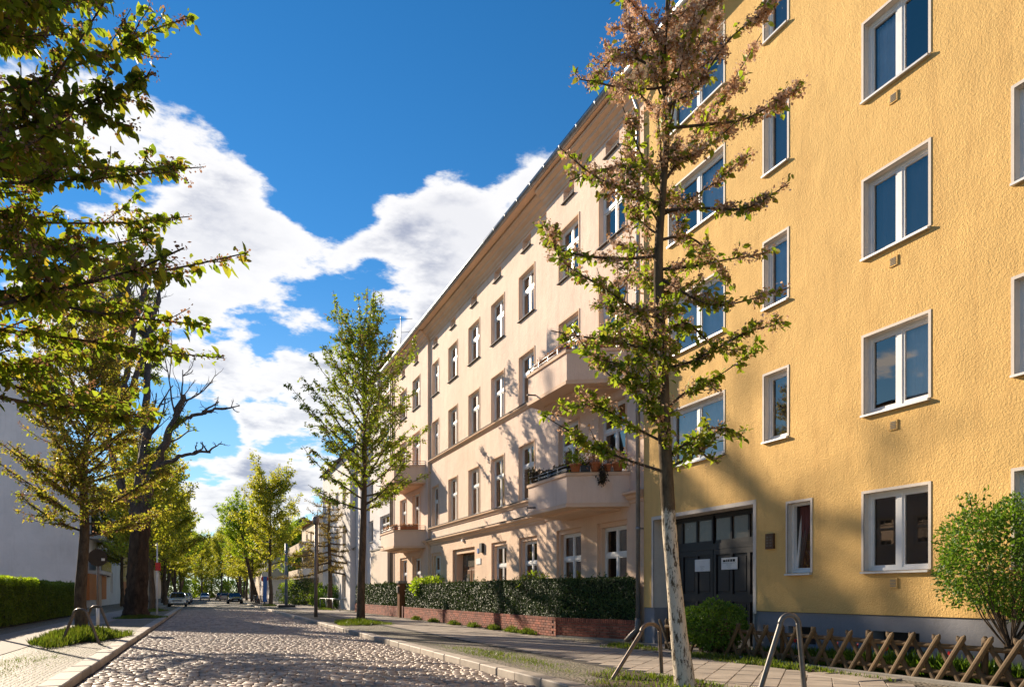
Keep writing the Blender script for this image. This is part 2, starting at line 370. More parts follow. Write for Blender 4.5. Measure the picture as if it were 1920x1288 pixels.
class G:
    """collects faces for one mesh object"""
    def __init__(self): self.v = []; self.f = []; self.sm = []
    def add(self, vs, fs, smooth=False):
        n = len(self.v); self.v.extend([tuple(p) for p in vs]); self.f.extend([tuple(i+n for i in f) for f in fs]); self.sm.extend([smooth]*len(fs)); return self
    def box(self, x0, x1, y0, y1, z0, z1, bev=0):
        if bev:
            return self.chbox(x0, x1, y0, y1, z0, z1, bev)
        v = [(x, y, z) for z in (z0, z1) for y in (y0, y1) for x in (x0, x1)]
        return self.add(v, [(0, 2, 3, 1), (4, 5, 7, 6), (0, 1, 5, 4), (2, 6, 7, 3), (0, 4, 6, 2), (1, 3, 7, 5)])
    def chbox(self, x0, x1, y0, y1, z0, z1, b):
        """box with chamfered edges"""
        c = ((x0+x1)/2, (y0+y1)/2, (z0+z1)/2); h = ((x1-x0)/2, (y1-y0)/2, (z1-z0)/2)
        vs = []; idx = {}
        for sx in (-1, 1):
            for sy in (-1, 1):
                for sz in (-1, 1):
                    for a in range(3):
                        p = [sx*(h[0]-b), sy*(h[1]-b), sz*(h[2]-b)]; p[a] = (sx, sy, sz)[a]*h[a]
                        idx[(sx, sy, sz, a)] = len(vs); vs.append(tuple(p[i]+c[i] for i in range(3)))
        fs = []
        S = (-1, 1)
        for a in range(3):
            o = [i for i in range(3) if i != a]
            for s in S:
                q = []
                for (p_, r_) in ((-1, -1), (1, -1), (1, 1), (-1, 1)):
                    k = [0, 0, 0]; k[a] = s; k[o[0]] = p_; k[o[1]] = r_; q.append(idx[(*k, a)])
                flip = (s < 0) ^ (a == 1)
                fs.append(tuple(q[::-1]) if flip else tuple(q))
            for p_ in S:
                for r_ in S:
                    k0 = [0, 0, 0]; k1 = [0, 0, 0]; k0[o[0]] = k1[o[0]] = p_; k0[o[1]] = k1[o[1]] = r_; k0[a] = -1; k1[a] = 1
                    fs.append((idx[(*k0, o[0])], idx[(*k1, o[0])], idx[(*k1, o[1])], idx[(*k0, o[1])]))
        for sx in S:
            for sy in S:
                for sz in S: fs.append(tuple(idx[(sx, sy, sz, a)] for a in range(3)))
        return self.add(vs, fs)
    def quad(self, a, b, c, d): return self.add([a, b, c, d], [(0, 1, 2, 3)])
    def prism(self, poly, z0, z1):
        n = len(poly); vs = [(x, y, z0) for x, y in poly]+[(x, y, z1) for x, y in poly]
        return self.add(vs, [tuple(range(n))[::-1], tuple(range(n, 2*n))]+[(i, (i+1) % n, n+(i+1) % n, n+i) for i in range(n)])
    def ring(self, outer, inner, z0, z1):
        n = len(outer)
        for i in range(n-1):
            self.prism([outer[i], outer[i+1], inner[i+1], inner[i]], z0, z1)
        return self
    def extrude_y(self, prof, y0, y1):
        """profile of (x,z) points swept along the street"""
        n = len(prof); vs = [(x, y0, z) for x, z in prof]+[(x, y1, z) for x, z in prof]
        return self.add(vs, [tuple(range(n)), tuple(range(n, 2*n))[::-1]]+[(i, n+i, n+(i+1) % n, (i+1) % n) for i in range(n)])
    def extrude_x(self, prof, x0, x1):
        n = len(prof); vs = [(x0, y, z) for y, z in prof]+[(x1, y, z) for y, z in prof]
        return self.add(vs, [tuple(range(n))[::-1], tuple(range(n, 2*n))]+[(i, (i+1) % n, n+(i+1) % n, n+i) for i in range(n)])
    def tube(self, pts, rad, n=8, cap=True):
        V, F, C = tube_np(pts, rad, n)
        k = len(self.v); self.v.extend(map(tuple, V)); self.f.extend([tuple(int(i)+k for i in f) for f in F]); self.sm.extend([True]*len(F))
        if cap:
            m = len(V); self.f.append(tuple(range(k, k+n))[::-1]); self.f.append(tuple(range(k+m-n, k+m))); self.sm.extend([False, False])
        return self
    def disc(self, c, ax, r, h, n=16):
        """short cylinder about the axis ax"""
        c = np.array(c, float); ax = np.array(ax, float); ax /= np.linalg.norm(ax)
        return self.tube([c-ax*h/2, c+ax*h/2], [r, r], n)
    def build(self, name, mat, parent=None, kind=None):
        V = np.array(self.v, float); c = (V.min(0)+V.max(0))/2; c[2] = V[:, 2].min()
        me = bpy.data.meshes.new(name); me.from_pydata((V-c).tolist(), [], self.f)
        me.polygons.foreach_set('use_smooth', np.array(self.sm, dtype=bool)); me.update()
        me.materials.append(MATS[mat]); o = link(name, me, c, parent)
        if kind: o['kind'] = kind
        return o
def tube_np(pts, rad, n):
    P = np.array(pts, float); m = len(P); rad = np.array(rad, float)
    T = np.gradient(P, axis=0); T /= np.linalg.norm(T, axis=1)[:, None]+1e-9
    ref = np.array([0, 0, 1.]) if abs(T[0][2]) < .8 else np.array([1., 0, 0])
    U = np.cross(T, ref)
    bad = np.linalg.norm(U, axis=1) < 1e-3
    if bad.any(): U[bad] = np.cross(T[bad], np.array([0, 1., 0]))
    U /= np.linalg.norm(U, axis=1)[:, None]; Vv = np.cross(T, U)
    a = np.arange(n)*2*math.pi/n
    V = P[:, None, :]+rad[:, None, None]*(np.cos(a)[None, :, None]*U[:, None, :]+np.sin(a)[None, :, None]*Vv[:, None, :])
    i = np.arange(m-1)[:, None]*n; j = np.arange(n)[None, :]; j2 = (j+1) % n
    F = np.stack([i+j, i+j2, i+n+j2, i+n+j], -1).reshape(-1, 4)
    return V.reshape(-1, 3), F, None
def np_build(name, V, F, mat, parent=None, smooth=False, kind=None):
    V = np.asarray(V, float); c = (V.min(0)+V.max(0))/2; c[2] = V[:, 2].min()
    me = np_mesh(name, V-c, F, smooth); me.materials.append(MATS[mat]); o = link(name, me, c, parent)
    if kind: o['kind'] = kind
    return o
def dup(root, loc, rotz=0., scale=1., label=None, group=None, swap=None):
    """a copy of a thing, its parts and sub-parts, sharing their meshes"""
    def cp(o, par):
        c = o.copy()
        if swap and c.type == 'MESH' and c.data.materials and c.data.materials[0].name in swap:
            c.data = c.data.copy(); c.data.materials[0] = MATS[swap[c.data.materials[0].name]]
        COL.objects.link(c); c.parent = par
        for ch in o.children: cp(ch, c)
        return c
    r = cp(root, None); r.location = loc; r.rotation_euler = (0, 0, rotz); r.scale = (scale,)*3
    if label: r['label'] = label
    if group: r['group'] = group
    return r
T1_TRUNK = [(0.0, 0.07), (-0.09, 0.94), (-0.16, 1.68), (-0.22, 2.43), (-0.27, 3.39), (-0.31, 4.51), (-0.36, 5.55), (-0.36, 6.3), (-0.3, 7.11), (-0.25, 7.93), (-0.3, 8.6), (-0.25, 9.57), (-0.22, 10.31)]
T1_LIMBS = [[(-0.26, 3.13), (-0.87, 3.36), (-1.35, 3.62), (-1.99, 4.06)], [(-0.28, 3.17), (0.13, 3.39), (0.36, 3.76), (0.88, 3.65)], [(-0.22, 3.94), (-0.18, 4.08), (0.13, 4.35), (0.58, 4.58), (1.18, 5.03)], [(-0.39, 4.17), (-0.68, 4.32), (-0.98, 4.51), (-1.35, 4.58), (-1.65, 4.88)], [(-0.35, 4.96), (-0.61, 5.25), (-1.13, 5.55), (-1.73, 5.85), (-1.91, 6.18)], [(-0.37, 4.81), (-0.91, 4.99), (-1.5, 5.14), (-1.84, 5.27)], [(-0.28, 4.58), (0.13, 4.66), (0.73, 4.96), (1.25, 5.07)], [(-0.35, 5.85), (-0.01, 5.55), (0.43, 5.33), (1.25, 5.48)], [(-0.33, 5.96), (0.13, 6.0), (0.51, 6.07), (1.18, 6.18)], [(-0.31, 6.78), (0.28, 6.74), (0.8, 6.67), (1.29, 6.91)], [(-0.37, 6.15), (-0.98, 6.07), (-1.73, 6.15), (-1.99, 6.48)], [(-0.31, 6.85), (-0.76, 6.93), (-1.28, 7.0), (-1.8, 7.26)], [(-0.28, 7.11), (-0.61, 7.49), (-1.13, 7.49), (-1.58, 7.41)], [(-0.28, 7.19), (0.06, 7.71), (0.36, 8.23), (0.73, 8.75), (1.25, 9.64)], [(-0.24, 7.93), (0.36, 7.97), (0.88, 8.04), (1.62, 8.45)], [(-0.28, 7.97), (-0.68, 8.23), (-1.13, 8.16), (-1.58, 8.04)], [(-0.3, 8.6), (-0.61, 8.9), (-0.98, 8.97), (-1.35, 8.53)], [(-0.24, 8.01), (-0.09, 8.6), (0.21, 9.2), (0.51, 9.72), (0.73, 10.17)], [(-0.31, 8.45), (-0.28, 9.27), (-0.2, 10.17)], [(-0.29, 8.53), (-0.54, 9.05), (-0.76, 9.5), (-0.8, 9.94)], [(-0.31, 5.4), (-0.68, 5.25), (-1.21, 4.88)], [(-0.27, 3.54), (-0.61, 3.76), (-1.28, 4.17), (-1.8, 4.03)], [(-0.28, 5.1), (0.06, 5.25), (0.51, 4.96), (0.95, 4.96)], [(-0.24, 3.32), (0.06, 3.54), (0.36, 3.32), (0.58, 3.39)], [(-0.33, 6.37), (0.06, 6.52), (0.43, 6.44), (0.88, 6.0)], [(-0.28, 7.49), (0.13, 7.49), (0.73, 7.93)], [(-0.28, 8.23), (0.06, 8.3), (0.51, 8.83), (1.03, 9.05)], [(-0.3, 8.83), (-0.83, 9.27), (-1.21, 8.97)]]
# ================================================================ the ground
PZ = .12                                                   # pavement height over the road
KR, KL = 4.80, -1.90                                       # faces of the right and left kerb
def slab_struct(name, x0, x1, y0, y1, z0, z1, mat):
    return tag(G().box(x0, x1, y0, y1, z0, z1).build(name, mat), kind='structure')
slab_struct('ground', -700, 700, -300, 1500, -1.0, -.075, 'earth_ground')
road = slab_struct('road', -3.9, KR+.01, -40, 420, -.07, -.028, 'joint_sand')
far_road = slab_struct('far_road_surface', -3.9, KR, 72.02, 420, -.027, -.004, 'far_cobble')
side_path = slab_struct('right_pavement', KR+.30, 11.6, -40, 420, -.05, PZ-.012, 'mosaic')
left_path = slab_struct('left_pavement', -9.9, KL-.34, -40, 78, -.05, PZ-.012, 'mosaic')
left_path2 = slab_struct('far_left_pavement', -9.9, -3.93, 78.02, 420, -.05, PZ-.014, 'mosaic')

# kerb stones: single granite blocks, a little out of line, with open joints
def kerb(name, xa, xb, y0, y1, sgn):
    base = slab_struct(name, xa+.02, xb-.02, y0, y1, -.05, .06, 'joint_sand')
    y = y0; n = 0; rest = G()
    while y < y1:
        ln = random.uniform(.8, 1.25); dx = random.uniform(-.012, .012); dz = random.uniform(-.006, .008)
        g = G() if y < 62 else rest
        g.chbox(xa+dx, xb+dx, y+.008, y+ln-.008, -.04, PZ+.004+dz, .018)
        if y < 62: g.build('kerbstone', 'granite_kerb', base)
        y += ln
    rest.build('far_kerbstones', 'granite_kerb', base, 'stuff')
kerb('right_kerb', KR, KR+.30, 5, 190, 1)
kerb('left_kerb', KL-.34, KL, 5, 78, -1)
kerb('far_left_kerb', -3.93, -3.6, 78, 190, -1)

# cobbles: rows across the street; every stone its own size, tilt and height
def cobbles():
    c, s = math.cos(R(YAW)), math.sin(R(YAW))
    st = []
    y = 6.0
    while y < 72:
        d = rng.uniform(.125, .17); x = KL+.02+rng.uniform(0, .1)
        wob = .05*math.sin(y*.9)+.03*math.sin(y*2.3)
        while x < KR-.06:
            w = rng.uniform(.13, .25)
            if x+w > KR: w = KR-x-.01
            xm = x+w/2
            bow = .10*math.sin(xm*1.1+y*.25)+.04*math.sin(xm*3.1+y)
            st.append((xm, y+d/2+bow+rng.uniform(-.012, .012), w*.5-rng.uniform(.006, .014), d*.5-rng.uniform(.006, .013)))
            x += w
        y += d
    A = np.array(st); n = len(A)
    k = A[:, 0]*s+A[:, 1]*c; xc = (A[:, 0]*c-A[:, 1]*s)/k
    inside = (np.abs(xc) < .69) & (k > 11.35)
    order = np.argsort(np.where(inside, k, 1e9))
    near = np.zeros(n, bool); near[order[:300]] = True
    # 4 base corners, 4 top corners, crown
    jit = rng.uniform(-.008, .008, (n, 4, 2)); cr = np.array([(-1, -1), (1, -1), (1, 1), (-1, 1)], float)
    B = A[:, None, :2]+cr[None]*A[:, None, 2:4]+jit
    ins = rng.uniform(.88, .95, (n, 1, 1)); Tt = A[:, None, :2]+(B-A[:, None, :2])*ins
    tilt = rng.normal(0, .016, (n, 2)); h = rng.normal(-.004, .0035, n)
    tz = h[:, None]+((Tt-A[:, None, :2])*tilt[:, None, :]).sum(-1)
    V = np.zeros((n, 13, 3))
    V[:, :4, :2] = B; V[:, :4, 2] = -.05
    M = A[:, None, :2]+(B-A[:, None, :2])*(.5+ins*.5)*.985
    V[:, 4:8, :2] = M; V[:, 4:8, 2] = tz-.016
    V[:, 8:12, :2] = Tt; V[:, 8:12, 2] = tz-.002
    V[:, 12, :2] = A[:, :2]; V[:, 12, 2] = h+rng.uniform(.001, .004, n)
    q = np.array([(i, (i+1) % 4, 4+(i+1) % 4, 4+i) for i in range(4)]+[(4+i, 4+(i+1) % 4, 8+(i+1) % 4, 8+i) for i in range(4)])
    t = np.array([(8+i, 8+(i+1) % 4, 12) for i in range(4)])
    far = np.where(~near)[0]; m = len(far)
    np_build('cobblestones', V[far].reshape(-1, 3), [(np.arange(m)[:, None, None]*13+q[None]).reshape(-1, 4), (np.arange(m)[:, None, None]*13+t[None]).reshape(-1, 3)], 'cobble', road, kind='stuff')
    for i in np.where(near)[0]:
        np_build('cobblestone', V[i], [q, t], 'cobble', road)
cobbles()
dr = tag(G().chbox(4.28, 4.68, 25.0, 25.5, -.04, .004, .006).build('drain_grate', 'iron_black'), 'dark iron drain grate in the cobbles beside the right kerb', 'drain')
for k in range(6): G().box(4.33, 4.63, 25.05+k*.075, 25.09+k*.075, .0045, .010).build('grate_bar', 'pole_grey', dr)

# diagonal slabs of the right footway
def slabs():
    a = .36; e = a/math.sqrt(2); near = []; far = G()
    for i in range(-80, 200):
        for j in range(-80, 200):
            x = 6.95+(i+j)*e; y = 6+(i-j)*e
            if 6.75 < x < 9.45 and 5 < y < 52:
                near.append((x, y))
    near.sort(key=lambda p: p[0]*.381+p[1]*.9245)
    base = slab_struct('footway', 6.66, 9.5, 5, 52, PZ-.011, PZ-.003, 'joint_sand')
    mesh = []
    for k in range(5):
        r = a/2-.004
        g = G(); g.add([(-r, -r, 0), (r, -r, 0), (r, r, 0), (-r, r, 0), (-r+.006, -r+.006, .012), (r-.006, -r+.006, .012), (r-.006, r-.006, .012), (-r+.006, r-.006, .012)],
              [(0, 1, 5, 4), (1, 2, 6, 5), (2, 3, 7, 6), (3, 0, 4, 7), (4, 5, 6, 7)])
        me = bpy.data.meshes.new('slab'); me.from_pydata(g.v, [], g.f); me.materials.append(MATS['slab_stone']); mesh.append((me, g))
    cnt = 0
    for (x, y) in near:
        k = x*.381+y*.9245; vis = k > 9 and abs((x*.9245-y*.381)/k) < .7
        loc = (x, y, PZ-.002+random.uniform(-.003, .004)); rot = (random.uniform(-.012, .012), random.uniform(-.012, .012), R(45)+random.uniform(-.012, .012))
        if vis and cnt < 260:
            link('paving_slab', mesh[cnt % 5][0], loc, base, rot); cnt += 1
        else:
            mt = Matrix.Translation(loc) @ Matrix.Rotation(rot[2], 4, 'Z')
            far.add([mt @ Vector(p) for p in mesh[0][1].v], mesh[0][1].f)
    far.build('paving_slabs', 'slab_stone', base, 'stuff')
slabs()
slab_struct('far_footway', 6.66, 9.5, 52.01, 300, PZ-.011, PZ-.001, 'asphalt_path')
slab_struct('left_footway', -5.95, -4.05, 5, 300, PZ-.013, PZ, 'asphalt_path')
mh = tag(G().chbox(9.0, 9.9, 8.3, 9.5, PZ-.01, PZ+.022, .006).build('access_cover', 'slab_stone'), 'flat pale access cover plate in the footway before the fence', 'cover'); G().box(9.3, 9.6, 9.2, 9.26, PZ+.0225, PZ+.027).build('lifting_slot', 'iron_black', mh)
slab_struct('driveway_strip', 9.52, 11.0, 12.9, 16.9, PZ-.011, PZ-.002, 'asphalt_path')
tag(G().box(-3.9, KL-.345, 41.2, 42.3, PZ-.011, PZ+.002).build('cross_path', 'asphalt_path'), kind='structure')

# ================================================================ facades
def facade(g, X, y0, y1, z0, z1, op, depth, side=-1):
    """front of a wall in the plane x = X with rectangular openings (ya, yb, za, zb[, depth]); jambs run back to X + depth"""
    ys = sorted({y0, y1, *[v for o in op for v in o[:2]]}); zs = sorted({z0, z1, *[v for o in op for v in o[2:4]]})
    for i in range(len(ys)-1):
        for j in range(len(zs)-1):
            ym = (ys[i]+ys[i+1])/2; zm = (zs[j]+zs[j+1])/2
            if any(o[0] < ym < o[1] and o[2] < zm < o[3] for o in op): continue
            g.quad((X, ys[i+1], zs[j]), (X, ys[i], zs[j]), (X, ys[i], zs[j+1]), (X, ys[i+1], zs[j+1]))
def jambs(g, X, o, depth):
    ya, yb, za, zb = o[:4]; x1 = X+depth
    g.quad((X, ya, za), (x1, ya, za), (x1, ya, zb), (X, ya, zb)); g.quad((X, yb, za), (X, yb, zb), (x1, yb, zb), (x1, yb, za))
    g.quad((X, ya, zb), (x1, ya, zb), (x1, yb, zb), (X, yb, zb)); g.quad((X, ya, za), (X, yb, za), (x1, yb, za), (x1, ya, za))
def window(par, X, ya, yb, za, zb, style='two', paint='white_paint', curtain=None, tilt=False, gl='glass', fr=.055, sgn=1):
    """frame in the plane x = X (inside a jamb), panes, room behind"""
    s = sgn
    def bx(g, x0, x1, *r): g.box(min(X+s*x0, X+s*x1), max(X+s*x0, X+s*x1), *r)
    g = G(); f = fr
    bx(g, 0, .075, ya, ya+f, za, zb); bx(g, 0, .075, yb-f, yb, za, zb); bx(g, 0, .075, ya+f, yb-f, za, za+f); bx(g, 0, .075, ya+f, yb-f, zb-f, zb)
    A, B, C, D = ya+f, yb-f, za+f, zb-f; cells = []
    ymid = (A+B)/2; m = .045
    if style == 'one': cells = [(A, B, C, D)]
    elif style == 'two':
        bx(g, .002, .073, ymid-m, ymid+m, C, D); cells = [(A, ymid-m, C, D), (ymid+m, B, C, D)]
    elif style == 'alt':
        zt = C+(D-C)*.64; bx(g, -.012, .070, A, B, zt-.05, zt+.05)
        bx(g, .002, .073, ymid-m*.8, ymid+m*.8, C, zt-.05); bx(g, .002, .073, ymid-m*.8, ymid+m*.8, zt+.05, D)
        cells = [(A, ymid-m*.8, C, zt-.05), (ymid+m*.8, B, C, zt-.05), (A, ymid-m*.8, zt+.05, D), (ymid+m*.8, B, zt+.05, D)]
    elif style == 'three':
        w3 = (B-A)/3; zt = C+(D-C)*.62; bx(g, -.01, .07, A, B, zt-.03, zt+.03)
        for q in (1, 2):
            bx(g, .002, .073, A+w3*q-m*.7, A+w3*q+m*.7, C, zt-.03); bx(g, .002, .073, A+w3*q-m*.7, A+w3*q+m*.7, zt+.03, D)
        for q in range(3):
            a_ = A+w3*q+(m*.7 if q else 0); b_ = A+w3*(q+1)-(m*.7 if q < 2 else 0)
            cells += [(a_, b_, C, zt-.03), (a_, b_, zt+.03, D)]
    win = g.build('window', paint, par)
    e = .045
    for (a, b, c, d) in cells:
        sg = G(); bx(sg, .016, .062, a, a+e, c, d); bx(sg, .016, .062, b-e, b, c, d); bx(sg, .016, .062, a+e, b-e, c, c+e); bx(sg, .016, .062, a+e, b-e, d-e, d)
        if tilt and c == C and a == A:                       # a casement tilted into the room
            sg.v = [(x+s*(z-c)*.11+s*.03, y, z) for x, y, z in sg.v]
        sg.build('sash', paint, win)
        pg = G(); xp = X+s*.038; pg.quad((xp, b-e, c+e), (xp, a+e, c+e), (xp, a+e, d-e), (xp, b-e, d-e))
        if tilt and c == C and a == A: pg.v = [(x+s*(z-c)*.11+s*.03, y, z) for x, y, z in pg.v]
        pg.build('pane', gl, win)
    r = G(); x0, x1 = X+s*.077, X+s*.75
    r.quad((x1, A, C), (x1, B, C), (x1, B, D), (x1, A, D)); r.quad((x0, A, C), (x1, A, C), (x1, A, D), (x0, A, D)); r.quad((x0, B, C), (x1, B, C), (x1, B, D), (x0, B, D))
    r.quad((x0, A, C), (x0, B, C), (x1, B, C), (x1, A, C)); r.quad((x0, A, D), (x0, B, D), (x1, B, D), (x1, A, D))
    r.build('room', 'room_dark', win)
    if curtain:
        mat, fa, fb, fc, fd = curtain
        cg = G(); n = 40; u0 = A+(B-A)*fa; u1 = A+(B-A)*fb; zc0 = C+(D-C)*fc; zc1 = C+(D-C)*fd
        xs = [X+s*(.16+.022*math.sin(i*1.9)+.012*math.sin(i*.7)) for i in range(n+1)]
        vs = [(xs[i], u0+(u1-u0)*i/n, z) for z in (zc0, zc1) for i in range(n+1)]
        cg.add(vs, [(i, i+1, n+2+i, n+1+i) for i in range(n)], True); cg.build('curtain', mat, win)
    return win
def sill(par, X, ya, yb, z, proj, mat, t=.035, over=.03):
    g = G(); g.add([(X-proj, ya-over, z-t-.012), (X-proj, yb+over, z-t-.012), (X+.16, yb+over, z-t), (X+.16, ya-over, z-t), (X-proj, ya-over, z-.012), (X-proj, yb+over, z-.012), (X+.16, yb+over, z+.004), (X+.16, ya-over, z+.004)],
          [(0, 1, 2, 3), (7, 6, 5, 4), (0, 4, 5, 1), (1, 5, 6, 2), (2, 6, 7, 3), (3, 7, 4, 0)])
    return g.build('window_sill', mat, par)

# ---------------------------------------------------------------- yellow house
YX = 11.0; YB0, YB1 = -6.0, 17.33
yel = thing('apartment_house', (YX+5, 6, 0), 'yellow rough-rendered apartment house with white framed windows and dark garage gate', 'building')
rows = [(1.84, 3.23), (4.65, 6.04), (7.46, 8.85), (10.29, 11.68), (13.10, 14.49)]
ops = []; wins = []
for r, (a, b) in enumerate(rows):
    if r > 0: wins.append((13.96, 16.13, a, b, 'two', r, 'C1'))
    wins.append((11.94, 12.62, a, b, 'one', r, 'C2') if r else (11.31, 11.93, 1.85, 3.26, 'one', 0, 'C2'))
    wins.append((8.73, 10.03, a, b, 'two', r, 'C3'))
    wins.append((6.02, 7.32, a, b, 'two', r, 'C4'))
    wins.append((2.2, 3.5, a, b, 'two', r, 'C5')); wins.append((-1.4, -.1, a, b, 'two', r, 'C6'))
gate = (12.96, 16.84, .10, 3.37)
cel = (8.92, 9.86, .42, .775); cel2 = (11.2, 11.95, .42, .775)
ops = [w[:4] for w in wins]+[gate]
g = G(); facade(g, YX, YB0, YB1, 1.06, 15.2, [(o[0], o[1], max(o[2], 1.06), o[3]) for o in ops], 0)
g.quad((YX, YB1, 1.06), (YX+.5, YB1, 1.06), (YX+.5, YB1, 15.2), (YX, YB1, 15.2))
g.quad((YX, YB0, 0), (YX, YB0, 15.2), (YX+11, YB0, 15.2), (YX+11, YB0, 0)); g.quad((YX+11, YB0, 0), (YX+11, YB1, 0), (YX+11, YB1, 15.2), (YX+11, YB0, 15.2))
g.build('wall', 'yellow_render', yel)
g = G(); facade(g, YX+.025, YB0, gate[0], 0, 1.055, [cel, cel2], 0); jambs(g, YX+.025, cel, .3); jambs(g, YX+.025, cel2, .3); g.build('plinth', 'plinth_grey', yel)
g = G(); facade(g, YX+.025, gate[1], YB1, 0, 1.055, [], 0)
g.quad((YX+.025, YB1, 0), (YX+.5, YB1, 0), (YX+.5, YB1, 1.06), (YX+.025, YB1, 1.06)); g.build('plinth', 'plinth_grey', yel)
G().box(YX+.02, YX+.14, YB0, 12.90, 1.053, 1.060).build('plinth_flashing', 'iron_black', yel)
for c_ in (cel, cel2): G().box(YX+.3, YX+.33, c_[0], c_[1], c_[2], c_[3]).build('cellar_window', 'room_dark', yel)
curt = {('C1', 1): ('curtain_white', .0, 1, .0, 1.), ('C1', 2): ('curtain_white', 0, 1, 0, 1), ('C1', 3): ('curtain_white', .0, .5, 0, 1), ('C1', 4): ('curtain_white', 0, 1, 0, .6),
        ('C2', 2): ('curtain_white', 0, 1, 0, 1), ('C2', 0): ('blind_red', 0, 1, 0, 1), ('C3', 1): ('curtain_white', 0, .55, 0, 1), ('C2', 1): ('blind_grey', 0, 1, 0, 1), ('C2', 3): ('blind_grey', 0, 1, 0, 1), ('C2', 4): ('blind_grey', 0, 1, 0, 1), ('C3', 2): ('blind_grey', 0, 1, 0, 1), ('C3', 3): ('curtain_white', .5, 1, 0, 1), ('C3', 4): ('blind_grey', 0, 1, 0, 1), ('C4', 1): ('curtain_white', 0, 1, 0, 1), ('C4', 2): ('blind_grey', 0, 1, 0, 1)}
for (ya, yb, za, zb, st, r, cname) in wins:
    if ya < 5: cu = None
    else: cu = curt.get((cname, r))
    jg = G(); jambs(jg, YX-.012, (ya, yb, za, zb), .125)
    # white plaster band round the opening
    t = .05; e = .012
    jg.box(YX-e, YX+.005, ya-t, ya, za, zb+t); jg.box(YX-e, YX+.005, yb, yb+t, za, zb+t); jg.box(YX-e, YX+.005, ya, yb, zb, zb+t)
    jg.build('window_surround', 'jamb_white', yel)
    win = window(yel, YX+.11, ya, yb, za, zb, st, curtain=cu, tilt=(cname == 'C2' and r == 0), gl='glass' if r else 'glass_clear')
    sill(yel, YX, ya, yb, za-.002, .07, 'sill_metal')
def vent(y, z):
    v = G(); v.box(YX-.02, YX+.004, y-.085, y+.085, z-.085, z+.085); o = v.build('wall_vent', 'yellow_render', yel)
    s_ = G()
    for i in range(5): s_.box(YX-.027, YX-.021, y-.055, y+.055, z-.06+i*.026, z-.06+i*.026+.012)
    s_.build('vent_grille', 'concrete', o)
for z in (4.34, 7.16, 9.98, 1.62): vent(9.4, z)
g = G(); g.box(YX-.05, YX-.001, 12.30, 12.54, 2.37, 2.69); ip = g.build('intercom', 'bronze', yel)
g = G()
for i in range(4):
    for j in range(2): g.box(YX-.056, YX-.051, 12.34+j*.1, 12.40+j*.1, 2.42+i*.06, 2.45+i*.06)
g.build('bell_button', 'steel_brown', ip)
# eaves
g = G(); g.box(YX-.55, YX+3, YB0-.2, YB1+.02, 15.20, 15.34); g.build('eaves_soffit', 'white_trim', yel)
g = G(); g.tube([(YX-.62, YB0-.2, 15.30), (YX-.62, YB1+.02, 15.30)], [.085, .085], 10); g.build('gutter', 'zinc', yel)
g = G(); g.add([(YX-.60, YB0-.2, 15.36), (YX-.60, YB1+.03, 15.36), (YX+5.5, YB1+.03, 19.0), (YX+5.5, YB0-.2, 19.0), (YX+11.5, YB1+.03, 15.36), (YX+11.5, YB0-.2, 15.36)],
     [(0, 1, 2, 3), (3, 2, 4, 5), (0, 3, 5), (1, 4, 2)]); g.build('roof', 'roof_tile', yel)
# gate: white surround, two panelled leaves under a row of lights
g = G(); gx = YX+.42; t = .09
g.box(YX-.015, YX+.01, gate[0]-t, gate[0], 1.0, gate[3]+t); g.box(YX-.015, YX+.01, gate[1], gate[1]+t, 1.062, gate[3]+t); g.box(YX-.015, YX+.01, gate[0], gate[1], gate[3], gate[3]+t)
g.quad((YX-.012, gate[0], 0), (gx, gate[0], 0), (gx, gate[0], gate[3]), (YX-.012, gate[0], gate[3])); g.quad((YX-.012, gate[1], 1.06), (gx+.2, gate[1], 1.06), (gx+.2, gate[1], gate[3]), (YX-.012, gate[1], gate[3]))
g.quad((YX-.012, gate[0], gate[3]), (gx, gate[0], gate[3]), (gx, gate[1], gate[3]), (YX-.012, gate[1], gate[3])); g.build('gate_surround', 'jamb_white', yel)
g = G(); g.quad((YX+.03, gate[1]-.004, 0), (gx+.2, gate[1]-.004, 0), (gx+.2, gate[1]-.004, 1.06), (YX+.03, gate[1]-.004, 1.06)); g.build('gate_plinth', 'plinth_grey', yel)
gt = G(); gt.box(gx, gx+.08, gate[0], gate[1], 2.50, 2.64); gt.box(gx, gx+.08, gate[0], gate[1], gate[3]-.06, gate[3]); gt.box(gx+.04, gx+.07, gate[0]+.01, gate[1]-.01, .12, 2.50)
gobj = gt.build('gate', 'gate_black', yel)
mid = 14.90
